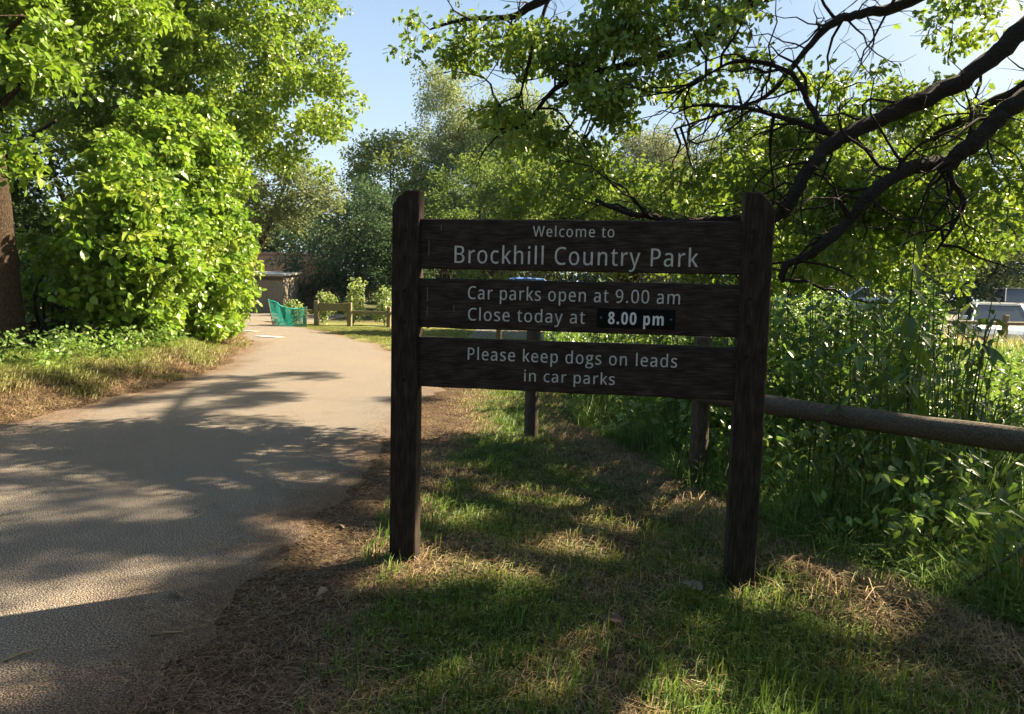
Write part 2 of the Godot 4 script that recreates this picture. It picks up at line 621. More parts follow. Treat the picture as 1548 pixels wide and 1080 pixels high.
func materials() -> void:
	M.bark = grained(Color(0.14, 0.11, 0.08), Color(0.27, 0.22, 0.17), Color(0.42, 0.36, 0.28), Vector3(5, 1.2, 5), 3, 3.0, 0.95)
	M.oak_bark = grained(Color(0.12, 0.10, 0.085), Color(0.21, 0.17, 0.15), Color(0.33, 0.28, 0.24), Vector3(4, 4, 4), 4, 2.5, 0.95)
	M.pale_bark = grained(Color(0.35, 0.22, 0.16), Color(0.5, 0.33, 0.25), Color(0.6, 0.45, 0.36), Vector3(5, 2, 5), 5, 1.5, 0.9)
	M.leaf = leafy()
	M.far_leaf = leafy(0.6, 0.8, 0.3)
	M.grass = leafy(0.5, 0.8, 0.35)
	M.straw = leafy(0.8, 0.3, 0.2)
	var g := plain(Color.WHITE, 0.95, 0.2)
	g.vertex_color_use_as_albedo = true
	g.albedo_texture = noise_tex(0.03, FastNoiseLite.TYPE_SIMPLEX, Color(0.5, 0.48, 0.45), Color(1, 1, 1), Color(0, 0, 0, 0), 11, 1024, 5)
	g.uv1_triplanar = true
	g.uv1_world_triplanar = true
	g.uv1_scale = Vector3.ONE * 0.7
	g.heightmap_enabled = true
	g.heightmap_texture = noise_tex(0.05, FastNoiseLite.TYPE_SIMPLEX, Color.BLACK, Color.WHITE, Color(0, 0, 0, 0), 12, 512, 5)
	g.heightmap_scale = 3.0
	M.ground = g
	var a := plain(Color.WHITE, 0.85, 0.35)
	a.albedo_texture = noise_tex(0.15, FastNoiseLite.TYPE_SIMPLEX, srgb(0.02, 0.018, 0.017), srgb(0.42, 0.365, 0.305), srgb(0.145, 0.128, 0.11), 21, 1024, 2)
	a.uv1_triplanar = true
	a.uv1_world_triplanar = true
	a.uv1_scale = Vector3.ONE * 0.52
	a.heightmap_enabled = true
	a.heightmap_texture = noise_tex(0.15, FastNoiseLite.TYPE_SIMPLEX, Color.BLACK, Color.WHITE, Color(0, 0, 0, 0), 21, 1024, 3)
	a.heightmap_scale = 0.7
	a.vertex_color_use_as_albedo = true
	M.asphalt = a
	M.board = grained(srgb(0.03, 0.022, 0.019), srgb(0.06, 0.044, 0.039), srgb(0.105, 0.08, 0.07), Vector3(0.7, 7, 7), 31, 0.25, 0.8)
	M.post = grained(srgb(0.025, 0.018, 0.014), srgb(0.052, 0.039, 0.032), srgb(0.09, 0.07, 0.056), Vector3(7, 0.6, 7), 33, 0.25, 0.85)
	var weather := noise_tex(0.012, FastNoiseLite.TYPE_SIMPLEX, Color(0.68, 0.67, 0.66), Color(1, 1, 1), Color(0.85, 0.83, 0.8), 37, 512, 5)
	for m in [M.board, M.post]:
		m.detail_enabled = true
		m.detail_albedo = weather
		m.detail_blend_mode = BaseMaterial3D.BLEND_MODE_MUL
		m.detail_uv_layer = BaseMaterial3D.DETAIL_UV_2
		m.uv2_triplanar = true
		m.uv2_scale = Vector3(0.9, 2.2, 2.2) if m == M.board else Vector3(2.2, 0.9, 2.2)
	M.boards = []
	for i in 3:
		var m: StandardMaterial3D = M.board.duplicate()
		m.uv1_offset = Vector3(0.37 * i, 0.23 * i, 0.11 * i)
		m.uv2_offset = Vector3(0.57 * i, 0.31 * i, 0.0)
		M.boards.append(m)
	M.plug = plain(srgb(0.012, 0.009, 0.008), 0.9)
	M.letter = grained(srgb(0.46, 0.45, 0.45), srgb(0.6, 0.58, 0.58), srgb(0.7, 0.68, 0.67), Vector3.ONE * 3, 35, 0.1, 0.7)
	M.white_letter = plain(srgb(0.78, 0.8, 0.82), 0.5)
	M.plate = plain(srgb(0.004, 0.004, 0.005), 0.6, 0.25)
	M.screw = plain(srgb(0.5, 0.5, 0.5), 0.35)
	M.screw.metallic = 1.0
	M.rail = grained(srgb(0.05, 0.04, 0.03), srgb(0.10, 0.078, 0.055), srgb(0.17, 0.135, 0.095), Vector3(1.2, 6, 6), 41, 0.8, 0.85)
	M.fence_post = grained(srgb(0.04, 0.032, 0.024), srgb(0.08, 0.062, 0.045), srgb(0.13, 0.105, 0.075), Vector3(6, 0.8, 6), 43, 0.8, 0.85)
	M.pale_wood = grained(srgb(0.13, 0.105, 0.06), srgb(0.2, 0.165, 0.1), srgb(0.3, 0.25, 0.16), Vector3(1, 5, 5), 45, 0.4, 0.85)
	M.grey_wood = grained(srgb(0.22, 0.18, 0.135), srgb(0.32, 0.265, 0.2), srgb(0.4, 0.34, 0.27), Vector3(4, 0.5, 4), 47, 0.4, 0.85)
	M.red_wood = grained(srgb(0.12, 0.075, 0.05), srgb(0.18, 0.115, 0.08), srgb(0.24, 0.16, 0.11), Vector3(4, 0.5, 4), 49, 0.4, 0.85)

# ------------------------------------------------------------------ ground and road
func lines(fine_lo: float, fine_hi: float, step: float, reach_lo: float, reach_hi: float) -> Array:
	var a := []
	var x := fine_lo
	while x <= fine_hi + 0.001:
		a.append(x)
		x += step
	var s := step
	x = fine_hi
	while x < reach_hi:
		s *= 1.18
		x += s
		a.append(x)
	s = step
	x = fine_lo
	while x > reach_lo:
		s *= 1.18
		x -= s
		a.push_front(x)
	return a

func ground_color(x: float, z: float) -> Color:
	var k := noise.get_noise_2d(x * 3.0, z * 3.0)
	var f := fine.get_noise_2d(x * 3.0, z * 3.0)
	var soil := Color(0.085, 0.055, 0.036)
	var straw := Color(0.21, 0.15, 0.085)
	var green := Color(0.10, 0.14, 0.04)
	var lawn := Color(0.36, 0.38, 0.14)
	var r := track(ROAD_R, z)
	var l := track(ROAD_L, z)
	var c := soil.lerp(straw, clampf(0.35 + f * 0.9 + k * 0.5, 0, 1))
	if x > r and z > -31.0:
		var away := smoothstep(0.5, 1.1, x - r + k * 0.5)
		c = c.lerp(green, away * clampf(0.55 + k * 0.8 + f * 0.4, 0, 1))
		var in_lawn := smoothstep(12.0, 14.5, -z + k) * (1.0 - smoothstep(3.0, 6.0, x + k))
		c = c.lerp(lawn * (0.9 + 0.2 * f), in_lawn)
		if x > 5.0 or -z > 14.0 and x > 2.0:
			c = c.lerp(Color(0.42, 0.33, 0.17), clampf(0.4 + k, 0, 1) * smoothstep(12.0, 16.0, -z))
	elif x < l:
		c = c.lerp(green, clampf(0.2 + k * 0.9, 0, 1) * smoothstep(0.5, 1.5, l - x))
	elif z < -31.0:
		c = green.lerp(straw, clampf(0.3 + k, 0, 1))
	c.a = 1.0
	return c

func sheet(xs: Array, zs: Array, height: Callable, tint: Callable) -> ArrayMesh:
	var w := xs.size()
	var v := PackedVector3Array()
	var nn := PackedVector3Array()
	var cc := PackedColorArray()
	var idx := PackedInt32Array()
	for z in zs:
		for x in xs:
			v.append(Vector3(x, height.call(x, z), z))
			cc.append(tint.call(x, z))
			nn.append(Vector3.UP)
	for j in zs.size() - 1:
		for i in w - 1:
			var p := j * w + i
			idx.append_array(PackedInt32Array([p, p + 1, p + w, p + 1, p + w + 1, p + w]))
	for j in zs.size():
		for i in w:
			var a := v[j * w + maxi(i - 1, 0)]
			var b := v[j * w + mini(i + 1, w - 1)]
			var d := v[maxi(j - 1, 0) * w + i]
			var e := v[mini(j + 1, zs.size() - 1) * w + i]
			var q := (e - d).cross(b - a).normalized()
			nn[j * w + i] = q if q.y > 0 else -q
	var arr := []
	arr.resize(Mesh.ARRAY_MAX)
	arr[Mesh.ARRAY_VERTEX] = v
	arr[Mesh.ARRAY_NORMAL] = nn
	arr[Mesh.ARRAY_COLOR] = cc
	arr[Mesh.ARRAY_INDEX] = idx
	var m := ArrayMesh.new()
	m.add_surface_from_arrays(Mesh.PRIMITIVE_TRIANGLES, arr)
	return m

func ground() -> void:
	var xs := lines(-7.0, 3.6, 0.11, -400, 400)
	var zs := lines(-13.0, -1.2, 0.11, -600, 200)
	structure("ground", sheet(xs, zs, func(x, z): return hgt(x, z) - (0.012 if x < track(ROAD_R, z) - 0.5 and x > track(ROAD_L, z) + 0.35 and z > -32.0 else 0.0), ground_color), M.ground)
	# the lane, with ragged edges
	var rows := []
	var z := 14.0
	while z > -31.5:
		rows.append(z)
		z -= 0.12 if z < -1 and z > -13 else 0.4
	var us := []
	for i in 41:
		us.append(i / 40.0)
	var w := us.size()
	var v := PackedVector3Array()
	var nn := PackedVector3Array()
	var cc := PackedColorArray()
	var idx := PackedInt32Array()
	for zz in rows:
		var l := track(ROAD_L, zz) - 0.02 + noise.get_noise_2d(3.0, zz * 5.0) * 0.25 + fine.get_noise_2d(7.0, zz * 3.0) * 0.10
		var r := track(ROAD_R, zz) + noise.get_noise_2d(40.0, zz * 5.0) * 0.35 + fine.get_noise_2d(17.0, zz * 3.0) * 0.14
		for u in us:
			var x := lerpf(l, r, u)
			var e := minf(u, 1.0 - u) * 40.0
			v.append(Vector3(x, 0.004 + 0.03 * (1.0 - pow(absf(u * 2 - 1), 2.5)) - (0.03 if e < 0.5 else 0.0), zz))
			nn.append(Vector3.UP)
			var k := noise.get_noise_2d(x * 2.5, zz * 1.2) * 0.5 + fine.get_noise_2d(x * 1.2, zz * 1.2) * 0.3
			# worn, dusty and stained patches of the tarmac
			var c := Color(0.86, 0.84, 0.83).lerp(Color(1.0, 0.93, 0.84), clampf(0.5 + k * 1.6, 0, 1))
			var dirt := clampf((0.16 - minf(u, 1 - u)) * 5.0 + k * 1.4, 0, 1)
			c = c.lerp(Color(0.78, 0.56, 0.42), dirt)
			cc.append(c)
	for j in rows.size() - 1:
		for i in w - 1:
			var p := j * w + i
			idx.append_array(PackedInt32Array([p, p + w, p + 1, p + 1, p + w, p + w + 1]))
	var arr := []
	arr.resize(Mesh.ARRAY_MAX)
	arr[Mesh.ARRAY_VERTEX] = v
	arr[Mesh.ARRAY_NORMAL] = nn
	arr[Mesh.ARRAY_COLOR] = cc
	arr[Mesh.ARRAY_INDEX] = idx
	var road := ArrayMesh.new()
	road.add_surface_from_arrays(Mesh.PRIMITIVE_TRIANGLES, arr)
	structure("road", road, M.asphalt)
	var yard := sheet(lines(-30, -9.6, 1.2, -31, -9.5), lines(-38.5, -30.5, 0.5, -39, -30.4), func(_x, _z): return 0.012, func(_x, _z): return Color(0.95, 0.92, 0.9))
	structure("yard_pavement", yard, M.asphalt)
	var park := sheet(lines(1, 60, 2.0, 0, 61), lines(-60, -23.5, 1.0, -61, -23), func(x, zz): return hgt(x, zz) + 0.02, func(_x, _z): return Color(0.8, 0.82, 0.86))
	structure("car_park_pavement", park, M.asphalt)
	# painted dashes at the bend
	var paint := grained(srgb(0.3, 0.28, 0.24), srgb(0.5, 0.48, 0.42), srgb(0.62, 0.6, 0.54), Vector3.ONE * 4, 71, 0.1)
	for d in [[Vector3(-6.85, 0.045, -20.6), 0.85, 0.28, 0.85, "nearest and largest of the white paint dashes at the lane's bend"], [Vector3(-8.2, 0.043, -22.9), 0.5, 0.2, 0.9, "middle white paint dash at the lane's bend"], [Vector3(-9.6, 0.04, -24.9), 0.5, 0.18, 0.95, "farthest white paint dash at the lane's bend, beside the bush"]]:
		var b := Builder.new()
		b.box(Vector3.ZERO, Vector3(d[1], 0.006, d[2]), Basis(), 0.002)
		var o := structure("road_marking", b.mesh(), paint)
		o.position = d[0]
		o.rotation.y = d[3] - 1.3
	names["road_marking"] = 0

# ------------------------------------------------------------------ left side
func left_side() -> void:
	var hazel := [clump(12, 0.17, 0.12, 0.09, 4, 0.9, 0.35), clump(12, 0.2, 0.09, 0.07, 4, 0.9, 0.3), clump(9, 0.17, 0.15, 0.11, 4, 0.9, 0.4)]
	var bright := [Color(0.19, 0.31, 0.03), Color(0.24, 0.36, 0.035), Color(0.11, 0.22, 0.03), Color(0.17, 0.27, 0.045), Color(0.28, 0.34, 0.06)]
	var mid := [Color(0.17, 0.27, 0.03), Color(0.21, 0.30, 0.035), Color(0.13, 0.22, 0.025)]
	# multi-stemmed shrubs along the lane
	var spots := [
		["sparse leafy shrub in deep shade beside the thick trunk", Vector3(-8.6, 0.3, -13.6), [[Vector3(-8.5, 1.5, -13.8), Vector3(1.0, 1.1, 0.9)]], 18, mid],
		["nearest bright green shrub, its leaves hanging over the verge", Vector3(-7.3, 0.3, -13.5), [[Vector3(-7.0, 2.0, -13.5), Vector3(0.95, 1.5, 1.3)], [Vector3(-7.2, 3.6, -14.0), Vector3(0.8, 0.6, 1.0), 0.6]], 240, bright],
		["bright green shrub with leaves down to the lane's edge, where the lane bends", Vector3(-7.6, 0.3, -16.4), [[Vector3(-7.4, 1.9, -16.3), Vector3(1.5, 1.9, 1.6)], [Vector3(-7.6, 4.1, -16.6), Vector3(1.2, 1.5, 1.4), 1.2]], 460, bright],
		["tall bright green shrub between the lane's bend and the leaning tree", Vector3(-8.8, 0.3, -19.6), [[Vector3(-8.6, 1.9, -19.6), Vector3(1.5, 1.9, 1.6)], [Vector3(-8.7, 4.6, -19.6), Vector3(1.5, 1.6, 1.6), 1.0]], 360, bright],
		["last bright green shrub on the inside of the bend, before the shed", Vector3(-10.4, 0.3, -22.8), [[Vector3(-10.2, 1.8, -22.6), Vector3(1.6, 1.9, 1.6)]], 150, bright],
	]
	for s in spots:
		var limbs := []
		for i in 6:
			var a := TAU * i / 6.0 + rnd(-0.3, 0.3)
			var b: Vector3 = s[1]
			var top := in_blobs(s[2], 0.1)
			limbs.append([[b + Vector3(cos(a) * 0.12, -0.1, sin(a) * 0.12), b + Vector3(cos(a) * 0.3, 0.9, sin(a) * 0.3), top], 0.035, 0.012])
		tree("leafy_shrub", s[0], "shrub", "shrubs along the lane", {"base": s[1], "limbs": limbs, "blobs": s[2], "sprays": s[3], "per": 7, "spread": 0.34, "clumps": hazel, "tints": s[4], "shell": 0.5, "twig_r": 0.008})
	# big trunk at the left edge
	var ash := [clump(14, 0.22, 0.14, 0.09, 1), clump(14, 0.24, 0.13, 0.095, 4)]
	tree("roadside_tree", "thick brown trunk at the photo's left edge with leafy boughs above", "tree", "trees left of the lane", {
		"base": Vector3(-8.4, 0.25, -11.9), "trunk": [[Vector3(-8.4, 0.1, -11.9), Vector3(-8.4, 0.55, -11.9), Vector3(-8.45, 1.6, -11.95), Vector3(-8.6, 3.5, -12.0), Vector3(-9.0, 6.0, -12.1), Vector3(-9.1, 9.0, -12.2)], [0.5, 0.4, 0.34, 0.32, 0.28, 0.2]], "sides": 20, "fork": 3.0,
		"limbs": [[[Vector3(-8.9, 4.2, -12.0), Vector3(-8.1, 5.0, -11.6), Vector3(-7.2, 5.3, -11.0)], 0.09, 0.03], [[Vector3(-9.0, 5.5, -12.0), Vector3(-8.0, 7.0, -12.3), Vector3(-6.5, 8.0, -12.6)], 0.11, 0.04], [[Vector3(-9.0, 5.0, -12.0), Vector3(-10.5, 6.5, -13.0), Vector3(-12, 7.5, -13.5)], 0.1, 0.04]],
		"blobs": [[Vector3(-7.3, 4.9, -11.0), Vector3(1.0, 0.7, 1.0), 3.0], [Vector3(-7.4, 3.3, -10.8), Vector3(0.6, 0.35, 0.6), 2.0], [Vector3(-8.5, 7.6, -12.2), Vector3(3.4, 1.9, 3.0)], [Vector3(-9.5, 10, -12.5), Vector3(4, 2.6, 4)]],
		"sprays": 420, "per": 6, "spread": 0.4, "clumps": ash, "tints": mid, "shell": 0.4})
	tree("roadside_tree", "tall green tree with a slim dark trunk behind the nearest shrub", "tree", "trees left of the lane", {
		"base": Vector3(-12.4, 0.3, -16.5), "trunk": [[Vector3(-12.4, 0.1, -16.5), Vector3(-12.3, 3, -16.6), Vector3(-12.0, 6, -16.6), Vector3(-11.6, 9.5, -16.5)], [0.24, 0.2, 0.16, 0.1]], "fork": 2.5,
		"limbs": [[[Vector3(-12.3, 3.2, -16.6), Vector3(-11, 4.2, -16.2), Vector3(-9.6, 4.8, -15.6)], 0.08, 0.03], [[Vector3(-12.1, 4.6, -16.6), Vector3(-10.6, 6.2, -16.8), Vector3(-8.8, 7.2, -17.0)], 0.09, 0.03], [[Vector3(-12.1, 4, -16.6), Vector3(-13.5, 5.5, -17.2), Vector3(-15, 6.2, -17.5)], 0.08, 0.03]],
		"blobs": [[Vector3(-10.4, 7.3, -15.8), Vector3(3.0, 1.5, 2.4)], [Vector3(-13.2, 7.2, -16.8), Vector3(3.2, 2.4, 3.0)], [Vector3(-10.8, 8.8, -16.4), Vector3(3.6, 2.0, 3.2)]],
		"sprays": 460, "per": 7, "spread": 0.45, "clumps": ash, "tints": mid, "shell": 0.45})
	tree("roadside_tree", "large sunlit tree leaning out over the lane's bend", "tree", "trees left of the lane", {
		"base": Vector3(-12.2, 0.3, -23.5), "trunk": [[Vector3(-12.2, 0.1, -23.5), Vector3(-12.0, 3, -23.4), Vector3(-11.2, 6.5, -23.0), Vector3(-10.4, 10.5, -22.6)], [0.3, 0.26, 0.2, 0.12]], "fork": 3.0,
		"limbs": [[[Vector3(-11.6, 4.6, -23.2), Vector3(-9.8, 6.4, -22.8), Vector3(-7.6, 7.4, -22.4)], 0.12, 0.04], [[Vector3(-11.2, 6.6, -23.0), Vector3(-9.2, 9, -22.6), Vector3(-7.0, 10, -22.4)], 0.11, 0.04], [[Vector3(-11.9, 3.6, -23.3), Vector3(-10.4, 4.4, -22.0), Vector3(-9.2, 4.8, -20.8)], 0.08, 0.03]],
		"blobs": [[Vector3(-7.9, 7.2, -22.3), Vector3(3.0, 2.5, 3.0)], [Vector3(-9.4, 6.4, -21.6), Vector3(2.6, 1.7, 2.6)], [Vector3(-9.2, 10.4, -22.5), Vector3(3.5, 2.8, 3.4)], [Vector3(-12.5, 8, -22.8), Vector3(3.0, 3.0, 3.0)]],
		"sprays": 620, "per": 7, "spread": 0.5, "clumps": ash, "tints": [Color(0.20, 0.29, 0.04), Color(0.25, 0.33, 0.05), Color(0.15, 0.23, 0.035)], "shell": 0.5})

# ------------------------------------------------------------------ trees behind
func far_trees() -> void:
	var big := [clump(26, 0.55, 0.24, 0.15, 0), clump(26, 0.6, 0.22, 0.16, 0)]
	var med := [clump(22, 0.4, 0.17, 0.12, 0), clump(22, 0.42, 0.16, 0.12, 0)]
	var hangs := [clump(34, 0.5, 0.24, 0.09, 0, 1.7, 0.9)]
	var list := [
		# called, label, base, height of fork, blobs, sprays, per, spread, clumps, tints
		["background_tree", "grey-green bushy tree above the timber shed with a bare reddish branch", Vector3(-13.0, 0, -35.0), [[Vector3(-11.6, 5.4, -34.0), Vector3(2.7, 1.9, 2.4)], [Vector3(-10.2, 6.2, -34.0), Vector3(2.2, 1.7, 2.0)], [Vector3(-14.5, 5.2, -35.0), Vector3(2.5, 2.4, 2.2)]], 150, 6, 0.7, med, [Color(0.17, 0.20, 0.09), Color(0.14, 0.19, 0.07), Color(0.20, 0.23, 0.12)]],
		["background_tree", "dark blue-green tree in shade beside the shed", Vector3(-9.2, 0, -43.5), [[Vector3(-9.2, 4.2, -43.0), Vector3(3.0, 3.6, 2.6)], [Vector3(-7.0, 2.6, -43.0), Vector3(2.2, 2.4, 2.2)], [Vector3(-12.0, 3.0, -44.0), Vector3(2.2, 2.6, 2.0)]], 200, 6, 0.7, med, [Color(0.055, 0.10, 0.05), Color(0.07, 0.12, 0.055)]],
		["background_tree", "round olive-green tree behind the dark tree, left of the birch", Vector3(-8.6, 0, -52.0), [[Vector3(-8.8, 8.5, -52.0), Vector3(3.0, 3.8, 3.0)], [Vector3(-6.4, 6.0, -51.0), Vector3(2.8, 3.4, 2.6)]], 150, 6, 0.9, big, [Color(0.16, 0.21, 0.06), Color(0.20, 0.24, 0.07)]],
		["background_birch", "tall airy pale birch rising above the others, left of the sign", Vector3(-5.0, 0, -54.0), [[Vector3(-5.2, 13.6, -54.0), Vector3(2.2, 3.6, 2.2)], [Vector3(-4.6, 9.0, -54.0), Vector3(3.0, 4.0, 2.8)], [Vector3(-1.8, 10.5, -54.0), Vector3(2.2, 3.2, 2.2)]], 260, 5, 0.9, hangs, [Color(0.21, 0.25, 0.10), Color(0.25, 0.29, 0.13)]],
		["background_tree", "broad green tree behind the sign's left post", Vector3(-1.6, 0, -40.0), [[Vector3(-2.0, 5.2, -40.0), Vector3(3.2, 3.4, 3.0)], [Vector3(1.4, 5.6, -40.0), Vector3(3.0, 3.4, 3.0)]], 230, 6, 0.7, med, [Color(0.14, 0.21, 0.05), Color(0.11, 0.17, 0.045), Color(0.19, 0.25, 0.05)]],
		["background_tree", "pale willow-like tree in the middle distance behind the oak sprays", Vector3(2.0, 0, -52.0), [[Vector3(1.0, 10.6, -52.0), Vector3(3.4, 3.2, 3.0)], [Vector3(4.0, 8.6, -52.0), Vector3(3.0, 3.4, 3.0)], [Vector3(1.0, 6.0, -51.0), Vector3(4.0, 3.4, 3.0)], [Vector3(-0.5, 13.0, -52.0), Vector3(2.6, 2.4, 2.4)]], 340, 6, 0.9, hangs, [Color(0.20, 0.25, 0.08), Color(0.24, 0.28, 0.10)]],
		["background_willow", "hazy weeping willow seen above the sign's top board", Vector3(8.6, 0, -48.0), [[Vector3(8.4, 8.6, -48.0), Vector3(2.6, 3.4, 2.6)], [Vector3(8.6, 5.0, -48.0), Vector3(3.0, 3.4, 2.8)]], 200, 7, 0.8, hangs, [Color(0.18, 0.21, 0.11), Color(0.21, 0.23, 0.13)]],
		["background_tree", "yellow-green young tree behind the sign's right half", Vector3(4.2, 0.1, -26.0), [[Vector3(4.0, 4.0, -26.0), Vector3(2.6, 1.9, 2.4)], [Vector3(1.4, 4.6, -27.0), Vector3(1.9, 1.5, 1.8)]], 190, 6, 0.5, med, [Color(0.19, 0.25, 0.05), Color(0.15, 0.21, 0.045)]],
		["background_tree", "sunlit tree right of the sign, in front of the blue cars", Vector3(9.4, 0.1, -24.5), [[Vector3(9.0, 4.6, -24.5), Vector3(2.6, 2.4, 2.4)], [Vector3(7.6, 2.6, -24.0), Vector3(2.2, 1.5, 1.8)], [Vector3(11.2, 2.7, -24.4), Vector3(1.6, 1.3, 1.6)]], 220, 6, 0.5, med, [Color(0.18, 0.24, 0.05), Color(0.14, 0.20, 0.04)]],
		["background_tree", "broad sunlit tree above the silver car", Vector3(17.5, 0.4, -33.0), [[Vector3(16.0, 6.6, -33.0), Vector3(4.2, 3.2, 3.4)], [Vector3(20.5, 6.2, -33.0), Vector3(4.0, 3.6, 3.4)], [Vector3(13.0, 4.2, -33.0), Vector3(2.8, 2.4, 2.4)]], 330, 6, 0.7, med, [Color(0.15, 0.20, 0.05), Color(0.11, 0.16, 0.04)]],
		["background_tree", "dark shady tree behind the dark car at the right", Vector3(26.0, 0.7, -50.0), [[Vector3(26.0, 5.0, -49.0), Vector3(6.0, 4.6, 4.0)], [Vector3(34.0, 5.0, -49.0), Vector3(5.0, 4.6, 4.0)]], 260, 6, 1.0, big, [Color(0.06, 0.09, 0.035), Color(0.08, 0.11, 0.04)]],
		["background_tree", "tall olive tree far behind the car park, right of the willow", Vector3(14.0, 0.7, -52.0), [[Vector3(13.5, 8.0, -52.0), Vector3(4.0, 4.4, 3.4)], [Vector3(18.5, 8.6, -54.0), Vector3(4.0, 4.6, 3.4)]], 230, 6, 0.9, big, [Color(0.11, 0.14, 0.05), Color(0.14, 0.17, 0.06)]],
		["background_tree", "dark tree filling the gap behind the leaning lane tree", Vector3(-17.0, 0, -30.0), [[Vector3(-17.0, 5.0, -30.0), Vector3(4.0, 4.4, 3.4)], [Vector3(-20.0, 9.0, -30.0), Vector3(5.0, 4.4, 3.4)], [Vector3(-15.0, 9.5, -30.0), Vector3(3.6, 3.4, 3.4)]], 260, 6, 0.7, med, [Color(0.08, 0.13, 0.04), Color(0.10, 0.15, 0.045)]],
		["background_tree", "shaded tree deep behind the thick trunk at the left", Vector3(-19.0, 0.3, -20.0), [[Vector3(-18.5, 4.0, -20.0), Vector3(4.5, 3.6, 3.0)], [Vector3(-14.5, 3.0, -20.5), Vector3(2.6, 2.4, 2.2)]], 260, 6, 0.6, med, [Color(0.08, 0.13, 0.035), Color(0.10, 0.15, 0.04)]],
	]
	for q in [[-7.5, 9.0, "behind the camera, on the lane's far side"], [0.5, 10.5, "straight behind the camera"], [7.5, 8.0, "behind the camera, on the verge side"], [-13.0, 1.0, "level with the camera beyond the lane"], [14.0, 2.0, "level with the camera beyond the fence"]]:
		var c := Vector3(q[0], 0, q[1])
		list.append(["surrounding_tree", "broad tree out of the picture " + q[2], c, [[c + Vector3(0, 6.5, 0), Vector3(4.6, 3.6, 3.6)], [c + Vector3(1.5, 3.2, 1.0), Vector3(3.6, 2.4, 2.6)]], 260, 6, 0.9, big, [Color(0.09, 0.14, 0.045), Color(0.12, 0.17, 0.05)]])
	for e in list:
		var base: Vector3 = e[2]
		base.y = hgt(base.x, base.z) - 0.02
		var limbs := []
		var fork := Vector3(base.x, base.y + 2.2, base.z)
		for q in e[3]:
			var c: Vector3 = q[0]
			limbs.append([[fork - Vector3(0, 0.5, 0), fork.lerp(c, 0.5) + Vector3(0, -0.3, 0), c + Vector3(0, q[1].y * 0.5, 0)], 0.16, 0.04])
		var top: Vector3 = e[3][0][0]
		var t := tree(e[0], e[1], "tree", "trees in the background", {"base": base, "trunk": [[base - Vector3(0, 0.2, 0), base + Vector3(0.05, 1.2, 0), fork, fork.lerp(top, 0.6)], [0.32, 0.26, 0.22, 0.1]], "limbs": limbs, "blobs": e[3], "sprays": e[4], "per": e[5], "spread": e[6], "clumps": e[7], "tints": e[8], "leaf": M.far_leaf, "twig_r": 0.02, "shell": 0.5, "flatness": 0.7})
		if e[1].begins_with("grey-green"):
			var b := Builder.new()
			b.tube([Vector3(-0.6, 5.6, 2.2), Vector3(0.4, 5.75, 2.6), Vector3(1.6, 5.7, 2.9), Vector3(2.9, 5.85, 3.1)], [0.07, 0.06, 0.045, 0.02], 7, 0.1)
			part("bare_limb", b.mesh(), M.pale_bark, t)
	# the wood that closes the view all round
	var where := [[], []]
	var tints := [[], []]
	var wood := [Color(0.08, 0.12, 0.045), Color(0.11, 0.14, 0.05), Color(0.065, 0.10, 0.04)]
	var massed := [clump(40, 1.3, 0.42, 0.30, 0), clump(40, 1.4, 0.40, 0.28, 0)]
	for i in 5200:
		var a := rnd(-1.25, 1.05)
		var d := rnd(66, 76)
		var x := sin(a) * d
		var z := -cos(a) * d
		var top := 7.5 + 3.0 * noise.get_noise_2d(a * 40.0, 3.0)
		var k := rng.randi() % 2
		where[k].append(Transform3D(Basis(Vector3.UP, rnd(0, TAU)).scaled(Vector3.ONE * rnd(0.8, 1.3)), Vector3(x, 0.6 + hgt(x, z) + rng.randf() * top, z)))
		tints[k].append(pick(wood))
	for k in 2:
		var o := copies("distant_woodland", massed[k], M.far_leaf, where[k], tints[k], self)
		o.set_meta("kind", "stuff")
		o.set_meta("label", "far woodland closing the view behind the park")
		o.set_meta("category", "woodland")
	# undergrowth beneath the left trees and behind the shed
	var uw := []
	var ut := []
	for i in 1500:
		var x := rnd(-22, -9.6)
		var z := rnd(-30, -12.5)
		if x > track(ROAD_L, z) - 2.6:
			continue
		uw.append(Transform3D(Basis(Vector3.UP, rnd(0, TAU)).scaled(Vector3.ONE * rnd(0.7, 1.2)), on(x, z) + Vector3(0, rnd(0.1, 1.5), 0)))
		ut.append(pick(wood))
	var u := copies("undergrowth", med[0], M.leaf, uw, ut, self)
	u.set_meta("kind", "stuff")
	u.set_meta("label", "dim leafy undergrowth beneath the trees left of the lane")
	u.set_meta("category", "undergrowth")

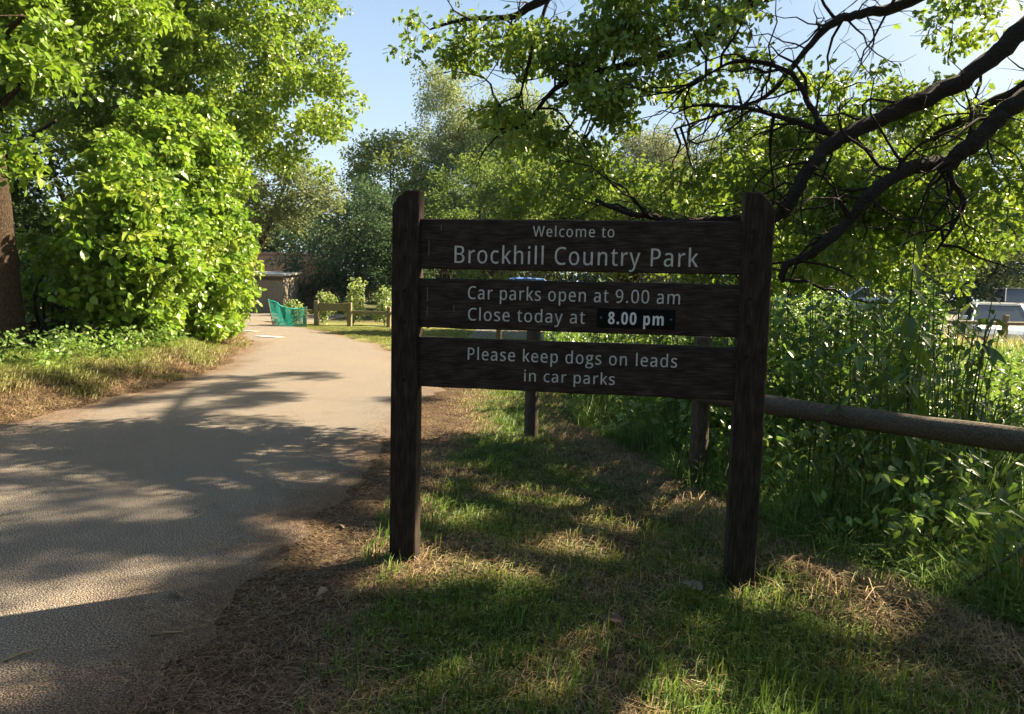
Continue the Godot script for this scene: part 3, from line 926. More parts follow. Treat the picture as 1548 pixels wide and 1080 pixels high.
# ------------------------------------------------------------------ far left: shed, net, low fence
func far_left() -> void:
	var s := thing("timber_shed", "grey timber shed with flat pale roof and brown gate at the lane's end", "shed", Vector3(-15.5, 0.0, -40.0))
	var b := Builder.new()
	var x := -0.9
	while x < 3.0:
		b.box(Vector3(x + 0.07, 0.87, 0.35 + rnd(-0.008, 0.008)), Vector3(0.14, 1.74 + rnd(-0.02, 0.02), 0.03), Basis(), 0.004)
		x += 0.147
	part("cladding", b.mesh(), M.grey_wood, s)
	b = Builder.new()
	x = -3.6
	while x < -1.15:
		b.box(Vector3(x + 0.07, 0.91, 0.32 + rnd(-0.008, 0.008)), Vector3(0.14, 1.74, 0.03), Basis(), 0.004)
		x += 0.147
	part("gate", b.mesh(), M.red_wood, s)
	b = Builder.new()
	b.box(Vector3(-1.02, 0.92, 0.38), Vector3(0.13, 1.84, 0.1), Basis(), 0.01)
	part("gate_post", b.mesh(), plain(srgb(0.42, 0.4, 0.36)), s)
	b = Builder.new()
	b.box(Vector3(0.4, 1.0, -1.6), Vector3(5.1, 2.0, 3.2), Basis(), 0.01)
	part("wall", b.mesh(), M.grey_wood, s)
	b = Builder.new()
	b.box(Vector3(0.3, 2.12, -1.4), Vector3(5.6, 0.12, 4.0), Basis(Vector3.RIGHT, 0.05), 0.01)
	part("roof", b.mesh(), grained(srgb(0.36, 0.34, 0.3), srgb(0.46, 0.43, 0.38), srgb(0.54, 0.51, 0.46), Vector3.ONE * 1.5, 81, 0.2), s)
	b = Builder.new()
	b.box(Vector3(-0.6, 1.9, 0.14), Vector3(3.0, 0.2, 0.12), Basis(), 0.01)
	part("beam", b.mesh(), M.red_wood, s)
	# tiled roof of a house behind
	var h := thing("tiled_house", "house with an orange tiled gable roof half hidden behind the shed", "house", Vector3(-13.9, -1.0, -46.5))
	b = Builder.new()
	b.box(Vector3(0, 1.2, 0), Vector3(4.6, 2.4, 4.0), Basis(), 0.01)
	part("wall", b.mesh(), grained(srgb(0.22, 0.12, 0.08), srgb(0.3, 0.17, 0.11), srgb(0.36, 0.22, 0.15), Vector3.ONE * 2, 83, 0.3), h)
	var tile_m := grained(srgb(0.2, 0.1, 0.055), srgb(0.32, 0.17, 0.09), srgb(0.42, 0.25, 0.14), Vector3.ONE * 2.5, 85, 0.3)
	var tile := Builder.new()
	tile.box(Vector3.ZERO, Vector3(0.34, 0.03, 0.42), Basis(), 0.006)
	var tile_mesh := tile.mesh()
	var slope := Basis(Vector3.RIGHT, 0.72)
	var roof := Builder.new()
	roof.box(Vector3(0, 3.35, 1.1), Vector3(4.8, 0.06, 3.2), slope)
	roof.box(Vector3(0, 3.35, -1.1), Vector3(4.8, 0.06, 3.2), Basis(Vector3.RIGHT, -0.72))
	var rp := part("roof", roof.mesh(), tile_m, h)
	for r in 9:
		for k in 14:
			part("tile", tile_mesh, tile_m, rp, Vector3(-2.3 + k * 0.355, 3.35, 1.1) + slope * Vector3(0, 0.06 + rnd(0, 0.012), -1.5 + r * 0.36), slope * Basis(Vector3.RIGHT, 0.06))
	b = Builder.new()
	b.tube([Vector3(-2.4, 4.42, 0), Vector3(2.4, 4.42, 0)], [0.1, 0.1], 8)
	part("ridge", b.mesh(), tile_m, h)
	# low fence with a broad board
	var f := thing("low_fence", "low weathered timber fence with one broad board beyond the lawn", "fence", Vector3(-7.4, 0, -27.6), -0.10)
	for q in [[0.0, 0.95, 0.16], [1.28, 0.9, 0.16], [2.78, 0.78, 0.14], [-0.45, 0.62, 0.12], [4.3, 0.75, 0.14], [5.8, 0.75, 0.14]]:
		b = Builder.new()
		b.box(Vector3(0, q[1] * 0.5 - 0.05, 0), Vector3(q[2], q[1] + 0.1, q[2]), Basis(), 0.015)
		part("post", b.mesh(), M.pale_wood, f, Vector3(q[0], 0, 0))
	b = Builder.new()
	b.box(Vector3(0.64, 0.72, 0), Vector3(1.1, 0.3, 0.06), Basis(), 0.01)
	part("board", b.mesh(), M.pale_wood, f)
	for q in [[2.03, 1.34], [3.54, 1.38], [5.05, 1.36], [-0.27, 0.26]]:
		b = Builder.new()
		b.box(Vector3(q[0], 0.55, 0), Vector3(q[1], 0.12, 0.06), Basis(), 0.01)
		part("rail", b.mesh(), M.pale_wood, f)
	# teal netting
	var n := thing("safety_netting", "teal plastic safety netting sagging round a young bush", "netting", Vector3(-8.7, 0, -26.6))
	b = Builder.new()
	var pts := func(u: float, y: float) -> Vector3:
		var hh := lerpf(0.95, 0.72, smoothstep(0.1, 0.8, u)) * (1.0 - 0.12 * sin(u * PI))
		return Vector3(u * 1.25 + 0.05 * y * sin(u * 9.0) - 0.2 * (1 - u) * y, y * hh, 0.35 * sin(u * 2.6) + 0.06 * sin(u * 21.0) * y)
	for i in 34:
		var line := []
		var rad := []
		for k in 9:
			line.append(pts.call(i / 33.0, k / 8.0))
			rad.append(0.008)
		b.tube(line, rad, 4, 0.0, false)
	for k in 18:
		var line := []
		var rad := []
		for i in 22:
			line.append(pts.call(i / 21.0, k / 17.0))
			rad.append(0.009 if k < 17 else 0.02)
		b.tube(line, rad, 4, 0.0, false)
	part("mesh_sheet", b.mesh(), plain(srgb(0.01, 0.33, 0.28), 0.5), n)
	for u in [0.0, 1.0]:
		b = Builder.new()
		var a0: Vector3 = pts.call(u, 0.0)
		var a1: Vector3 = pts.call(u, 1.0)
		b.tube([a0 + Vector3(0, -0.05, 0), a1 + Vector3(0, 0.04, 0)], [0.018, 0.018], 6)
		part("stake", b.mesh(), M.pale_wood, n)
	# young bushes behind the low fence
	var small := [clump(16, 0.16, 0.10, 0.06, 1, 1.2), clump(16, 0.15, 0.09, 0.06, 1, 1.2)]
	var pale := [Color(0.26, 0.33, 0.12), Color(0.20, 0.28, 0.08), Color(0.30, 0.35, 0.15)]
	var spots := [[-8.2, -27.0, 1.0, "young bush inside the teal netting"], [-7.3, -28.6, 1.5, "pale young bush just right of the netting"], [-6.2, -28.4, 1.9, "tallest pale young bush behind the broad fence board"], [-5.0, -28.6, 1.7, "pale young bush behind the low fence's second post"], [-3.9, -28.5, 1.6, "pale young bush in front of the blue hatchback"], [-3.0, -28.6, 1.3, "pale young bush nearest the sign's left post"]]
	for e in spots:
		var base := on(e[0], e[1])
		var limbs := []
		var blobs := []
		for i in 6:
			var a := rnd(0, TAU)
			var tip := base + Vector3(cos(a) * rnd(0.15, 0.5), e[2] * rnd(0.55, 1.0), sin(a) * rnd(0.1, 0.4))
			limbs.append([[base, base.lerp(tip, 0.5) + Vector3(cos(a) * 0.05, 0.05, 0), tip], 0.014, 0.005])
			blobs.append([base.lerp(tip, 0.6), Vector3(0.14, e[2] * 0.36, 0.14)])
		tree("young_bush", e[3], "bush", "young bushes by the low fence", {"base": base, "limbs": limbs, "blobs": blobs, "sprays": 40, "per": 2, "spread": 0.12, "clumps": small, "tints": pale, "twig_r": 0.004})
	car("blue_hatchback", "blue hatchback parked beyond the low fence, left of the sign", Vector3(-4.9, 0.0, -36.0), 1.9, srgb(0.14, 0.22, 0.42), 1.48)

# ------------------------------------------------------------------ cars
func loft(b: Builder, rings: Array) -> void:
	for i in rings.size() - 1:
		var m: int = rings[i].size()
		for k in m:
			var j := (k + 1) % m
			var mid: Vector3 = (rings[i][k] + rings[i + 1][j]) * 0.5
			var cen := Vector3.ZERO
			for p in rings[i]:
				cen += p / m
			b.quad(rings[i][k], rings[i][j], rings[i + 1][j], rings[i + 1][k], mid - cen)
	for e in [0, rings.size() - 1]:
		var ring: Array = rings[e]
		var inner: Array = rings[1] if e == 0 else rings[rings.size() - 2]
		for k in range(1, ring.size() - 1):
			b.flat(ring[0], ring[k], ring[k + 1], ring[0] - inner[0])

func car(called: String, label: String, at: Vector3, turn: float, paint: Color, high: float) -> void:
	# front faces +x; 4.1 m long
	var t := thing(called, label, "car", at, turn, "cars in the car park")
	var pm := plain(paint, 0.28, 0.5)
	pm.clearcoat_enabled = true
	pm.clearcoat = 1.0
	pm.clearcoat_roughness = 0.05
	var glass := plain(srgb(0.03, 0.04, 0.05), 0.06, 0.6)
	var dark := plain(srgb(0.02, 0.02, 0.022), 0.7)
	var b := Builder.new()
	var waist := high * 0.62
	var rings := []
	for q in [[-2.02, 0.45, 0.78, 0.60], [-1.96, 0.28, waist - 0.04, 0.78], [-1.5, 0.22, waist, 0.85], [-0.3, 0.22, waist - 0.02, 0.87], [0.75, 0.22, waist - 0.05, 0.86], [1.5, 0.24, waist * 0.86, 0.82], [1.9, 0.28, waist * 0.72, 0.72], [2.05, 0.36, waist * 0.58, 0.55]]:
		var w: float = q[3]
		rings.append([Vector3(q[0], q[1], -w * 0.92), Vector3(q[0], lerpf(q[1], q[2], 0.45), -w), Vector3(q[0], q[2] - 0.06, -w * 0.97), Vector3(q[0], q[2], -w * 0.88), Vector3(q[0], q[2] + 0.02, 0), Vector3(q[0], q[2], w * 0.88), Vector3(q[0], q[2] - 0.06, w * 0.97), Vector3(q[0], lerpf(q[1], q[2], 0.45), w), Vector3(q[0], q[1], w * 0.92)])
	loft(b, rings)
	part("body", b.mesh(), pm, t)
	# cabin: four corner pillars and a roof, glass set in them
	var lo := [Vector3(-1.85, waist - 0.03, 0.76), Vector3(1.0, waist - 0.06, 0.78)]
	var hi := [Vector3(-1.25, high - 0.06, 0.56), Vector3(0.25, high - 0.06, 0.58)]
	b = Builder.new()
	loft(b, [[Vector3(-1.5, high - 0.1, -0.5), Vector3(-1.5, high - 0.06, -0.42), Vector3(-1.5, high - 0.06, 0.42), Vector3(-1.5, high - 0.1, 0.5)], [Vector3(-1.2, high - 0.07, -0.6), Vector3(-1.2, high - 0.01, -0.5), Vector3(-1.2, high - 0.01, 0.5), Vector3(-1.2, high - 0.07, 0.6)], [Vector3(-0.4, high - 0.06, -0.62), Vector3(-0.4, high, -0.52), Vector3(-0.4, high, 0.52), Vector3(-0.4, high - 0.06, 0.62)], [Vector3(0.32, high - 0.1, -0.6), Vector3(0.32, high - 0.05, -0.5), Vector3(0.32, high - 0.05, 0.5), Vector3(0.32, high - 0.1, 0.6)]])
	part("roof", b.mesh(), pm, t)
	for sz in [-1.0, 1.0]:
		var f := Vector3(1, 1, sz)
		for k in 2:
			b = Builder.new()
			b.tube([lo[k] * f, hi[k] * f], [0.045, 0.035], 6)
			part("pillar", b.mesh(), pm, t)
		b = Builder.new()
		b.tube([Vector3(-0.35, waist - 0.03, 0.8) * f, Vector3(-0.4, high - 0.06, 0.6) * f], [0.035, 0.03], 6)
		part("pillar", b.mesh(), dark, t)
		b = Builder.new()
		b.quad(lo[0] * f, Vector3(-0.4, waist - 0.03, 0.8) * f, Vector3(-0.42, high - 0.07, 0.59) * f, hi[0] * f, Vector3(0, 0, sz))
		part("side_window", b.mesh(), glass, t)
		b = Builder.new()
		b.quad(Vector3(-0.3, waist - 0.03, 0.8) * f, lo[1] * f, hi[1] * f, Vector3(-0.38, high - 0.07, 0.59) * f, Vector3(0, 0, sz))
		part("side_window", b.mesh(), glass, t)
		b = Builder.new()
		b.box(Vector3(0.72, waist + 0.06, 0.93 * sz), Vector3(0.12, 0.14, 0.18), Basis(), 0.04)
		part("mirror", b.mesh(), pm, t)
		b = Builder.new()
		b.box(Vector3(1.86, waist * 0.66, 0.56 * sz), Vector3(0.22, 0.14, 0.3), Basis(Vector3.UP, -0.4 * sz), 0.05)
		part("headlight", b.mesh(), plain(srgb(0.6, 0.62, 0.65), 0.1, 0.7), t)
		b = Builder.new()
		b.box(Vector3(-1.96, waist * 0.85, 0.6 * sz), Vector3(0.12, 0.26, 0.2), Basis(), 0.04)
		part("tail_light", b.mesh(), plain(srgb(0.3, 0.01, 0.01), 0.2, 0.6), t)
		for xx in [-1.28, 1.28]:
			b = Builder.new()
			b.tube([Vector3(xx, 0.31, 0.66 * sz), Vector3(xx, 0.31, 0.70 * sz), Vector3(xx, 0.31, 0.84 * sz), Vector3(xx, 0.31, 0.88 * sz)], [0.27, 0.31, 0.31, 0.27], 20)
			var w := part("wheel", b.mesh(), dark, t)
			b = Builder.new()
			b.tube([Vector3(xx, 0.31, 0.86 * sz), Vector3(xx, 0.31, 0.89 * sz)], [0.2, 0.18], 16)
			part("rim", b.mesh(), plain(srgb(0.35, 0.36, 0.38), 0.35), w)
	b = Builder.new()
	b.quad(lo[1], lo[1] * Vector3(1, 1, -1), hi[1] * Vector3(1, 1, -1), hi[1], Vector3(1, 1, 0))
	part("windscreen", b.mesh(), glass, t)
	b = Builder.new()
	b.quad(lo[0], lo[0] * Vector3(1, 1, -1), hi[0] * Vector3(1, 1, -1), hi[0], Vector3(-1, 1, 0))
	part("rear_window", b.mesh(), glass, t)

func car_park() -> void:
	car("silver_car", "silver car with sun glare on its bonnet behind the far rail fence", on(15.4, -23.4), -2.0, srgb(0.62, 0.65, 0.68), 1.47)
	car("dark_car", "dark car parked behind the silver car", on(25.0, -36.5), -1.9, srgb(0.05, 0.05, 0.06), 1.75)
	car("pale_blue_car", "pale blue car half hidden by leaves right of the sign", on(19.6, -41.0), 2.9, srgb(0.32, 0.42, 0.6), 1.5)
	car("mid_blue_car", "mid blue car half hidden by leaves, nearest the sign's right post", on(17.0, -42.0), 2.8, srgb(0.12, 0.22, 0.45), 1.5)
	car("bright_blue_car", "bright blue car glimpsed between the sign's top and middle boards", on(1.2, -39.0), 0.15, srgb(0.12, 0.24, 0.60), 1.62)
	# far rail fence
	var f := thing("far_rail_fence", "low timber post and rail fence in front of the silver car", "fence", Vector3(0, 0, 0))
	var line := []
	for i in 8:
		line.append(Vector3(7.0 + i * 2.2, 0, -20.6 + i * 0.12))
	for i in 8:
		var p: Vector3 = line[i]
		var g := hgt(p.x, p.z)
		var b := Builder.new()
		b.box(Vector3(p.x, g + 0.52, p.z), Vector3(0.13, 1.24, 0.13), Basis(), 0.02)
		part("post", b.mesh(), M.pale_wood, f)
		if i < 7:
			var q: Vector3 = line[i + 1]
			b = Builder.new()
			b.tube([Vector3(p.x, g + 0.9, p.z + 0.07), Vector3(q.x, hgt(q.x, q.z) + 0.9, q.z + 0.07)], [0.055, 0.055], 8, 0.04)
			part("rail", b.mesh(), M.pale_wood, f)

# ------------------------------------------------------------------ the oak
func oak() -> void:
	var limbs := [
		[[Vector3(8.0, 5.0, -8.0), Vector3(6.29, 5.08, -8.00), Vector3(5.24, 4.32, -7.90), Vector3(4.75, 3.88, -7.80), Vector3(4.17, 3.55, -7.70), Vector3(3.66, 3.31, -7.60), Vector3(3.23, 3.10, -7.50), Vector3(2.95, 2.84, -7.40), Vector3(2.75, 2.54, -7.30), Vector3(2.59, 2.30, -7.25), Vector3(2.25, 2.23, -7.20), Vector3(1.93, 2.22, -7.20), Vector3(1.55, 2.20, -7.20), Vector3(1.32, 2.25, -7.20), Vector3(1.10, 2.27, -7.20), Vector3(0.77, 2.39, -7.20)], 0.13, 0.022],
		[[Vector3(8.0, 4.2, -8.0), Vector3(6.19, 4.15, -7.60), Vector3(4.97, 3.49, -7.40), Vector3(4.61, 3.20, -7.30), Vector3(4.31, 2.95, -7.20), Vector3(4.16, 2.82, -7.20), Vector3(3.83, 2.77, -7.10), Vector3(3.53, 2.64, -7.00), Vector3(3.25, 2.41, -6.90), Vector3(3.08, 2.19, -6.90), Vector3(2.87, 2.02, -6.80), Vector3(2.69, 1.87, -6.80), Vector3(2.51, 1.80, -6.80), Vector3(2.47, 1.65, -6.80)], 0.115, 0.035],
		[[Vector3(6.24, 4.44, -7.70), Vector3(5.64, 3.91, -8.30), Vector3(5.22, 3.67, -8.40), Vector3(4.92, 3.47, -8.50), Vector3(4.62, 3.25, -8.60)], 0.09, 0.04],
		[[Vector3(8.0, 6.0, -8.1), Vector3(6.12, 5.87, -8.40), Vector3(4.52, 4.89, -8.50), Vector3(3.87, 4.68, -8.50), Vector3(3.50, 4.55, -8.40), Vector3(3.26, 4.33, -8.40), Vector3(2.98, 3.99, -8.30), Vector3(2.74, 3.70, -8.30), Vector3(2.29, 3.50, -8.20), Vector3(1.72, 3.30, -8.20)], 0.085, 0.01],
		[[Vector3(3.23, 3.10, -7.50), Vector3(3.08, 3.17, -7.50), Vector3(2.95, 3.43, -7.60), Vector3(2.75, 3.73, -7.60), Vector3(2.46, 3.87, -7.70), Vector3(2.19, 3.89, -7.80), Vector3(1.91, 3.75, -7.90), Vector3(1.63, 3.58, -8.00)], 0.042, 0.009],
		[[Vector3(3.08, 3.15, -7.50), Vector3(2.73, 3.29, -7.60), Vector3(2.38, 3.44, -7.80), Vector3(2.05, 3.50, -8.00)], 0.04, 0.014],
		[[Vector3(8.1, 6.8, -8.1), Vector3(6.37, 6.43, -8.80), Vector3(4.07, 5.47, -9.20), Vector3(2.78, 5.04, -9.20), Vector3(2.20, 4.57, -9.20), Vector3(1.57, 4.34, -9.20), Vector3(0.93, 4.15, -9.20), Vector3(0.46, 3.99, -9.30), Vector3(0.06, 3.56, -9.40), Vector3(-0.31, 3.51, -9.40)], 0.12, 0.012],
		[[Vector3(8.1, 7.3, -8.1), Vector3(5.41, 6.95, -9.00), Vector3(3.34, 6.36, -9.50), Vector3(1.74, 5.70, -9.50), Vector3(0.36, 5.16, -9.50), Vector3(-0.09, 4.95, -9.60), Vector3(-0.73, 4.93, -9.70), Vector3(-1.16, 4.83, -9.80)], 0.13, 0.012],
		[[Vector3(4.16, 2.82, -7.20), Vector3(4.15, 2.63, -7.10), Vector3(4.28, 2.43, -7.10), Vector3(4.13, 2.20, -7.00), Vector3(3.99, 1.96, -7.00)], 0.04, 0.01],
		[[Vector3(0.36, 5.16, -9.50), Vector3(0.19, 4.64, -9.50), Vector3(0.09, 4.20, -9.40), Vector3(-0.02, 3.78, -9.30), Vector3(-0.18, 3.55, -9.20)], 0.03, 0.008],
		[[Vector3(1.74, 5.70, -9.50), Vector3(1.41, 4.91, -9.30), Vector3(1.17, 4.33, -9.20), Vector3(0.93, 3.72, -9.00), Vector3(0.77, 3.27, -8.90)], 0.035, 0.008],
		[[Vector3(8.2, 7.0, -8.0), Vector3(8.6, 8.6, -6.5), Vector3(8.4, 9.4, -4.5)], 0.16, 0.04],
		[[Vector3(8.2, 7.2, -8.0), Vector3(6.6, 9.0, -6.6), Vector3(5.0, 9.8, -5.4)], 0.16, 0.04],
		[[Vector3(8.2, 7.4, -8.0), Vector3(10.5, 9.0, -8.5), Vector3(12.4, 9.8, -8.5)], 0.16, 0.04],
		[[Vector3(8.2, 7.4, -8.0), Vector3(7.4, 9.2, -11.0), Vector3(6.2, 9.6, -13.5), Vector3(5.2, 9.4, -16.0)], 0.16, 0.04],
	]
	var leaves := [clump(7, 0.12, 0.09, 0.055, 2, 0.6), clump(7, 0.13, 0.085, 0.052, 2, 0.6), clump(6, 0.11, 0.095, 0.06, 2, 0.7)]
	var low := [ # boughs seen in the photograph: centre, reach, weight
		[Vector3(0.61, 4.55, -9.3), Vector3(1.3, 0.55, 0.9)], [Vector3(-0.65, 4.65, -9.6), Vector3(0.8, 0.42, 0.8)],
		[Vector3(1.5, 4.1, -9.0), Vector3(1.1, 0.6, 0.8)], [Vector3(0.8, 3.5, -9.0), Vector3(0.75, 0.55, 0.7)], [Vector3(1.8, 4.9, -9.2), Vector3(1.2, 0.5, 0.9)],
		[Vector3(-0.1, 3.5, -9.5), Vector3(0.7, 0.35, 0.6)], [Vector3(1.0, 2.75, -8.6), Vector3(0.9, 0.35, 0.7)], [Vector3(2.4, 4.4, -8.4), Vector3(0.8, 0.4, 0.7), 0.7],
		[Vector3(3.2, 3.55, -8.6), Vector3(0.8, 0.5, 0.7)], [Vector3(4.3, 3.8, -8.7), Vector3(0.9, 0.4, 0.7), 0.7], [Vector3(5.1, 4.6, -8.2), Vector3(0.8, 0.3, 0.7), 0.5],
		[Vector3(4.1, 2.5, -8.2), Vector3(0.9, 0.5, 0.7)], [Vector3(5.1, 2.5, -8.2), Vector3(0.8, 0.6, 0.8)], [Vector3(3.4, 2.6, -8.4), Vector3(0.7, 0.5, 0.7)], [Vector3(2.3, 2.8, -8.5), Vector3(0.7, 0.4, 0.7)],
		[Vector3(5.5, 3.6, -8.6), Vector3(0.7, 0.5, 0.7)], [Vector3(3.4, 1.9, -7.6), Vector3(0.7, 0.3, 0.6), 0.7], [Vector3(4.6, 3.2, -9.2), Vector3(1.2, 0.7, 0.7)],
		[Vector3(3.3, 2.0, -9.6), Vector3(0.9, 0.5, 0.8)], [Vector3(4.6, 2.2, -10.0), Vector3(1.0, 0.6, 0.8)], [Vector3(5.9, 2.5, -10.0), Vector3(0.9, 0.7, 0.8)], [Vector3(2.5, 2.1, -9.8), Vector3(0.7, 0.4, 0.7)]]
	var high := [ # the rest of the crown, above and to the right of the frame
		[Vector3(3.6, 6.9, -10.0), Vector3(3.0, 1.1, 2.4), 0.6], [Vector3(8.4, 8.6, -7.0), Vector3(3.4, 2.0, 3.4), 1.2], [Vector3(6.6, 9.4, -10.5), Vector3(3.6, 1.8, 3.2), 0.42], [Vector3(5.6, 8.8, -5.6), Vector3(2.4, 1.3, 2.2), 0.8], [Vector3(11.5, 8.6, -8.0), Vector3(3.0, 2.0, 3.4), 0.45], [Vector3(5.6, 9.2, -15.5), Vector3(3.2, 1.1, 2.6), 0.8]]
	tree("oak_tree", "spreading oak whose dark boughs and leaves hang over the sign from the right", "tree", "", {
		"base": on(8.3, -8.0), "trunk": [[Vector3(8.3, -0.2, -8.0), Vector3(8.3, 0.5, -8.0), Vector3(8.25, 2.0, -8.0), Vector3(8.1, 4.4, -8.0), Vector3(8.2, 7.5, -8.0)], [0.75, 0.55, 0.46, 0.4, 0.26]], "sides": 20, "fork": 3.8,
		"limbs": limbs, "blobs": low, "wild": 260, "sprays": 560, "more": [high, 580, 46, 0.36], "per": 9, "spread": 0.25, "clumps": leaves, "shell": 0.1, "bark": M.oak_bark,
		"tints": [Color(0.14, 0.22, 0.035), Color(0.19, 0.28, 0.04), Color(0.10, 0.17, 0.03), Color(0.24, 0.31, 0.045)], "twig_r": 0.010})

# ------------------------------------------------------------------ the sign
func sign_board() -> void:
	var s := thing("park_sign", "dark weathered timber welcome sign with three lettered boards between two posts", "sign", Vector3(-0.648, 0.02, -3.895), deg_to_rad(-9.02))
	for e in [[0.0, 1.0], [1.785, -1.0]]:
		var b := Builder.new()
		var w := 0.145
		var poly: PackedVector2Array
		if e[1] > 0:
			poly = PackedVector2Array([Vector2(0, -0.25), Vector2(w, -0.25), Vector2(w, 1.988), Vector2(0.075, 1.988), Vector2(0.032, 1.955), Vector2(0, 1.912)])
		else:
			poly = PackedVector2Array([Vector2(0, -0.25), Vector2(w, -0.25), Vector2(w, 1.9), Vector2(0.112, 1.946), Vector2(0.07, 1.984), Vector2(0, 1.984)])
		b.prism(poly, -0.105, 0.0, 0.006)
		var p := part("post", b.mesh(), M.post, s, Vector3(e[0], 0, 0))
		var ys := [1.78, 1.635, 1.465, 1.30, 1.15, 0.99] if e[1] > 0 else [1.79, 1.645, 1.465, 1.33, 1.18, 1.03]
		for y in ys:
			b = Builder.new()
			b.tube([Vector3(0.075 - 0.03 * (1 - e[1]) * 0.5, y, -0.01), Vector3(0.075 - 0.03 * (1 - e[1]) * 0.5, y, 0.0015)], [0.011, 0.0105], 12)
			part("bolt_hole", b.mesh(), M.plug, p)
	var rows := [[1.584, 1.845], [1.272, 1.534], [0.955, 1.222]]
	var words := [
		[["Welcome to", 0.744, 1.7585, 0.053, 0.42], ["Brockhill Country Park", 0.324, 1.617, 0.088, 1.255]],
		[["Car parks open at 9.00 am", 0.405, 1.43, 0.066, 1.10], ["Close today at", 0.407, 1.318, 0.064, 0.62]],
		[["Please keep dogs on leads", 0.407, 1.11, 0.063, 1.095], ["in car parks", 0.712, 1.008, 0.058, 0.481]]]
	for i in 3:
		var lo: float = rows[i][0]
		var hi: float = rows[i][1]
		var b := Builder.new()
		# a plank with slightly uneven long edges
		var n := 24
		var front := -0.028
		var back := -0.075
		for k in n:
			var x0 := 0.14 + 1.65 * k / n
			var x1 := 0.14 + 1.65 * (k + 1) / n
			var pts := []
			for x in [x0, x1]:
				var a := hi + fine.get_noise_2d(x * 4.0, i * 20.0) * 0.003
				var c := lo + fine.get_noise_2d(x * 4.0, i * 20.0 + 9.0) * 0.003
				pts.append([Vector3(x, c, back), Vector3(x, c, front - 0.006), Vector3(x, c + 0.006, front), Vector3(x, a - 0.006, front), Vector3(x, a, front - 0.006), Vector3(x, a, back)])
			var hints := [Vector3.DOWN, Vector3(0, -1, 1), Vector3.BACK, Vector3(0, 1, 1), Vector3.UP, Vector3.FORWARD]
			for q in 6:
				b.quad(pts[0][q], pts[1][q], pts[1][(q + 1) % 6], pts[0][(q + 1) % 6], hints[q])
		var board := part("board", b.mesh(), M.boards[i], s)
		for w in words[i]:
			part("lettering", lettering(w[0], w[3], w[4], 400), M.letter, board, Vector3(w[1], w[2], front + 0.0005))
		# drying cracks
		var cracks: Array = [[[0.22, 0.11], [0.28, 0.09], [0.35, 0.13], [0.42, 0.10], [0.5, 0.12], [0.60, 0.075], [0.31, 0.07]], [[0.2, 0.06], [0.55, 0.045], [1.62, 0.12], [1.66, 0.1]], [[0.3, 0.09], [1.6, 0.12]]][i]
		for q in cracks:
			b = Builder.new()
			var xx: float = q[0]
			var yy: float = hi - q[1]
			b.flat(Vector3(xx, yy, front + 0.0012), Vector3(xx + 0.05, yy - 0.011, front + 0.0012), Vector3(xx + 0.022, yy - 0.0015, front + 0.0012), Vector3.BACK)
			part("crack", b.mesh(), M.plug, board)
	for q in [[0.195, 1.69, 0.08], [0.19, 1.45, 0.07], [0.19, 1.36, 0.05], [0.335, 1.38, 0.035], [0.26, 1.80, 0.03]]:
		var d := Builder.new()
		d.box(Vector3(q[0], q[1], -0.0275), Vector3(0.003, q[2], 0.001))
		part("drip_stain", d.mesh(), plain(srgb(0.2, 0.18, 0.16), 0.9), s)
	var b := Builder.new()
	b.box(Vector3(1.283, 1.352, -0.024), Vector3(0.392, 0.098, 0.006), Basis(), 0.0015)
	var plate := part("time_plate", b.mesh(), M.plate, s)
	part("lettering", lettering("8.00 pm", 0.062, 0.285, 700), M.white_letter, plate, Vector3(1.142, 1.321, -0.0208))
	for x in [1.108, 1.458]:
		b = Builder.new()
		b.tube([Vector3(x, 1.352, -0.022), Vector3(x, 1.352, -0.0195), Vector3(x, 1.352, -0.0185)], [0.006, 0.005, 0.002], 10)
		part("screw", b.mesh(), M.screw, plate)

# ------------------------------------------------------------------ near rail fence
func rail_fence() -> void:
	var f := thing("rail_fence", "dark timber post and rail fence running behind the sign to the right edge", "fence", Vector3(0, 0, 0))
	for q in [[1.44, -5.5, 1.17, 0.068], [0.21, -7.35, 1.12, 0.07], [2.75, -3.55, 1.05, 0.068]]:
		var g := hgt(q[0], q[1])
		var b := Builder.new()
		b.tube([Vector3(q[0], g - 0.3, q[1]), Vector3(q[0], g + 0.3, q[1]), Vector3(q[0], g + 0.7, q[1]), Vector3(q[0], g + q[2] - 0.015, q[1]), Vector3(q[0], g + q[2], q[1])], [q[3], q[3], q[3] * 0.98, q[3] * 0.98, q[3] * 0.8], 14, 0.03, true, q[0])
		part("post", b.mesh(), M.fence_post, f)
	for e in [[Vector3(1.40, 0.755, -5.53), Vector3(2.79, 0.80, -3.5), "rail"], [Vector3(0.19, 0.75, -7.39), Vector3(1.47, 0.755, -5.46), "rail"]]:
		var b := Builder.new()
		var pts := []
		var rad := []
		for i in 14:
			pts.append(e[0].lerp(e[1], i / 13.0) + Vector3(0, -0.012 * sin(i / 13.0 * PI), 0.0))
			rad.append(0.066 + 0.003 * sin(i * 1.9))
		b.tube(pts, rad, 16, 0.025, true, e[0].x)
		part("rail", b.mesh(), M.rail, f)
	var b := Builder.new()
	b.box(Vector3(0, 0.5, 0), Vector3(0.12, 1.16, 0.12), Basis(), 0.02)
	single("lone_post", b.mesh(), M.fence_post, "short timber post on the lawn seen between the sign's lower boards", "post", on(-0.30, -16.0))

# ------------------------------------------------------------------ grass
func tuft(n: int, spread: float, high: float, width: float, lean: float) -> ArrayMesh:
	var b := Builder.new()
	for i in n:
		var a := rnd(0, TAU)
		var p := Vector3(cos(a), 0, sin(a)) * spread * sqrt(rng.randf())
		var d := rnd(0, TAU)
		b.blade(p, Vector3(cos(d), 0, sin(d)), high * rnd(0.45, 1.15), width * rnd(0.7, 1.2), lean * rnd(0.3, 1.4))
	return b.mesh()

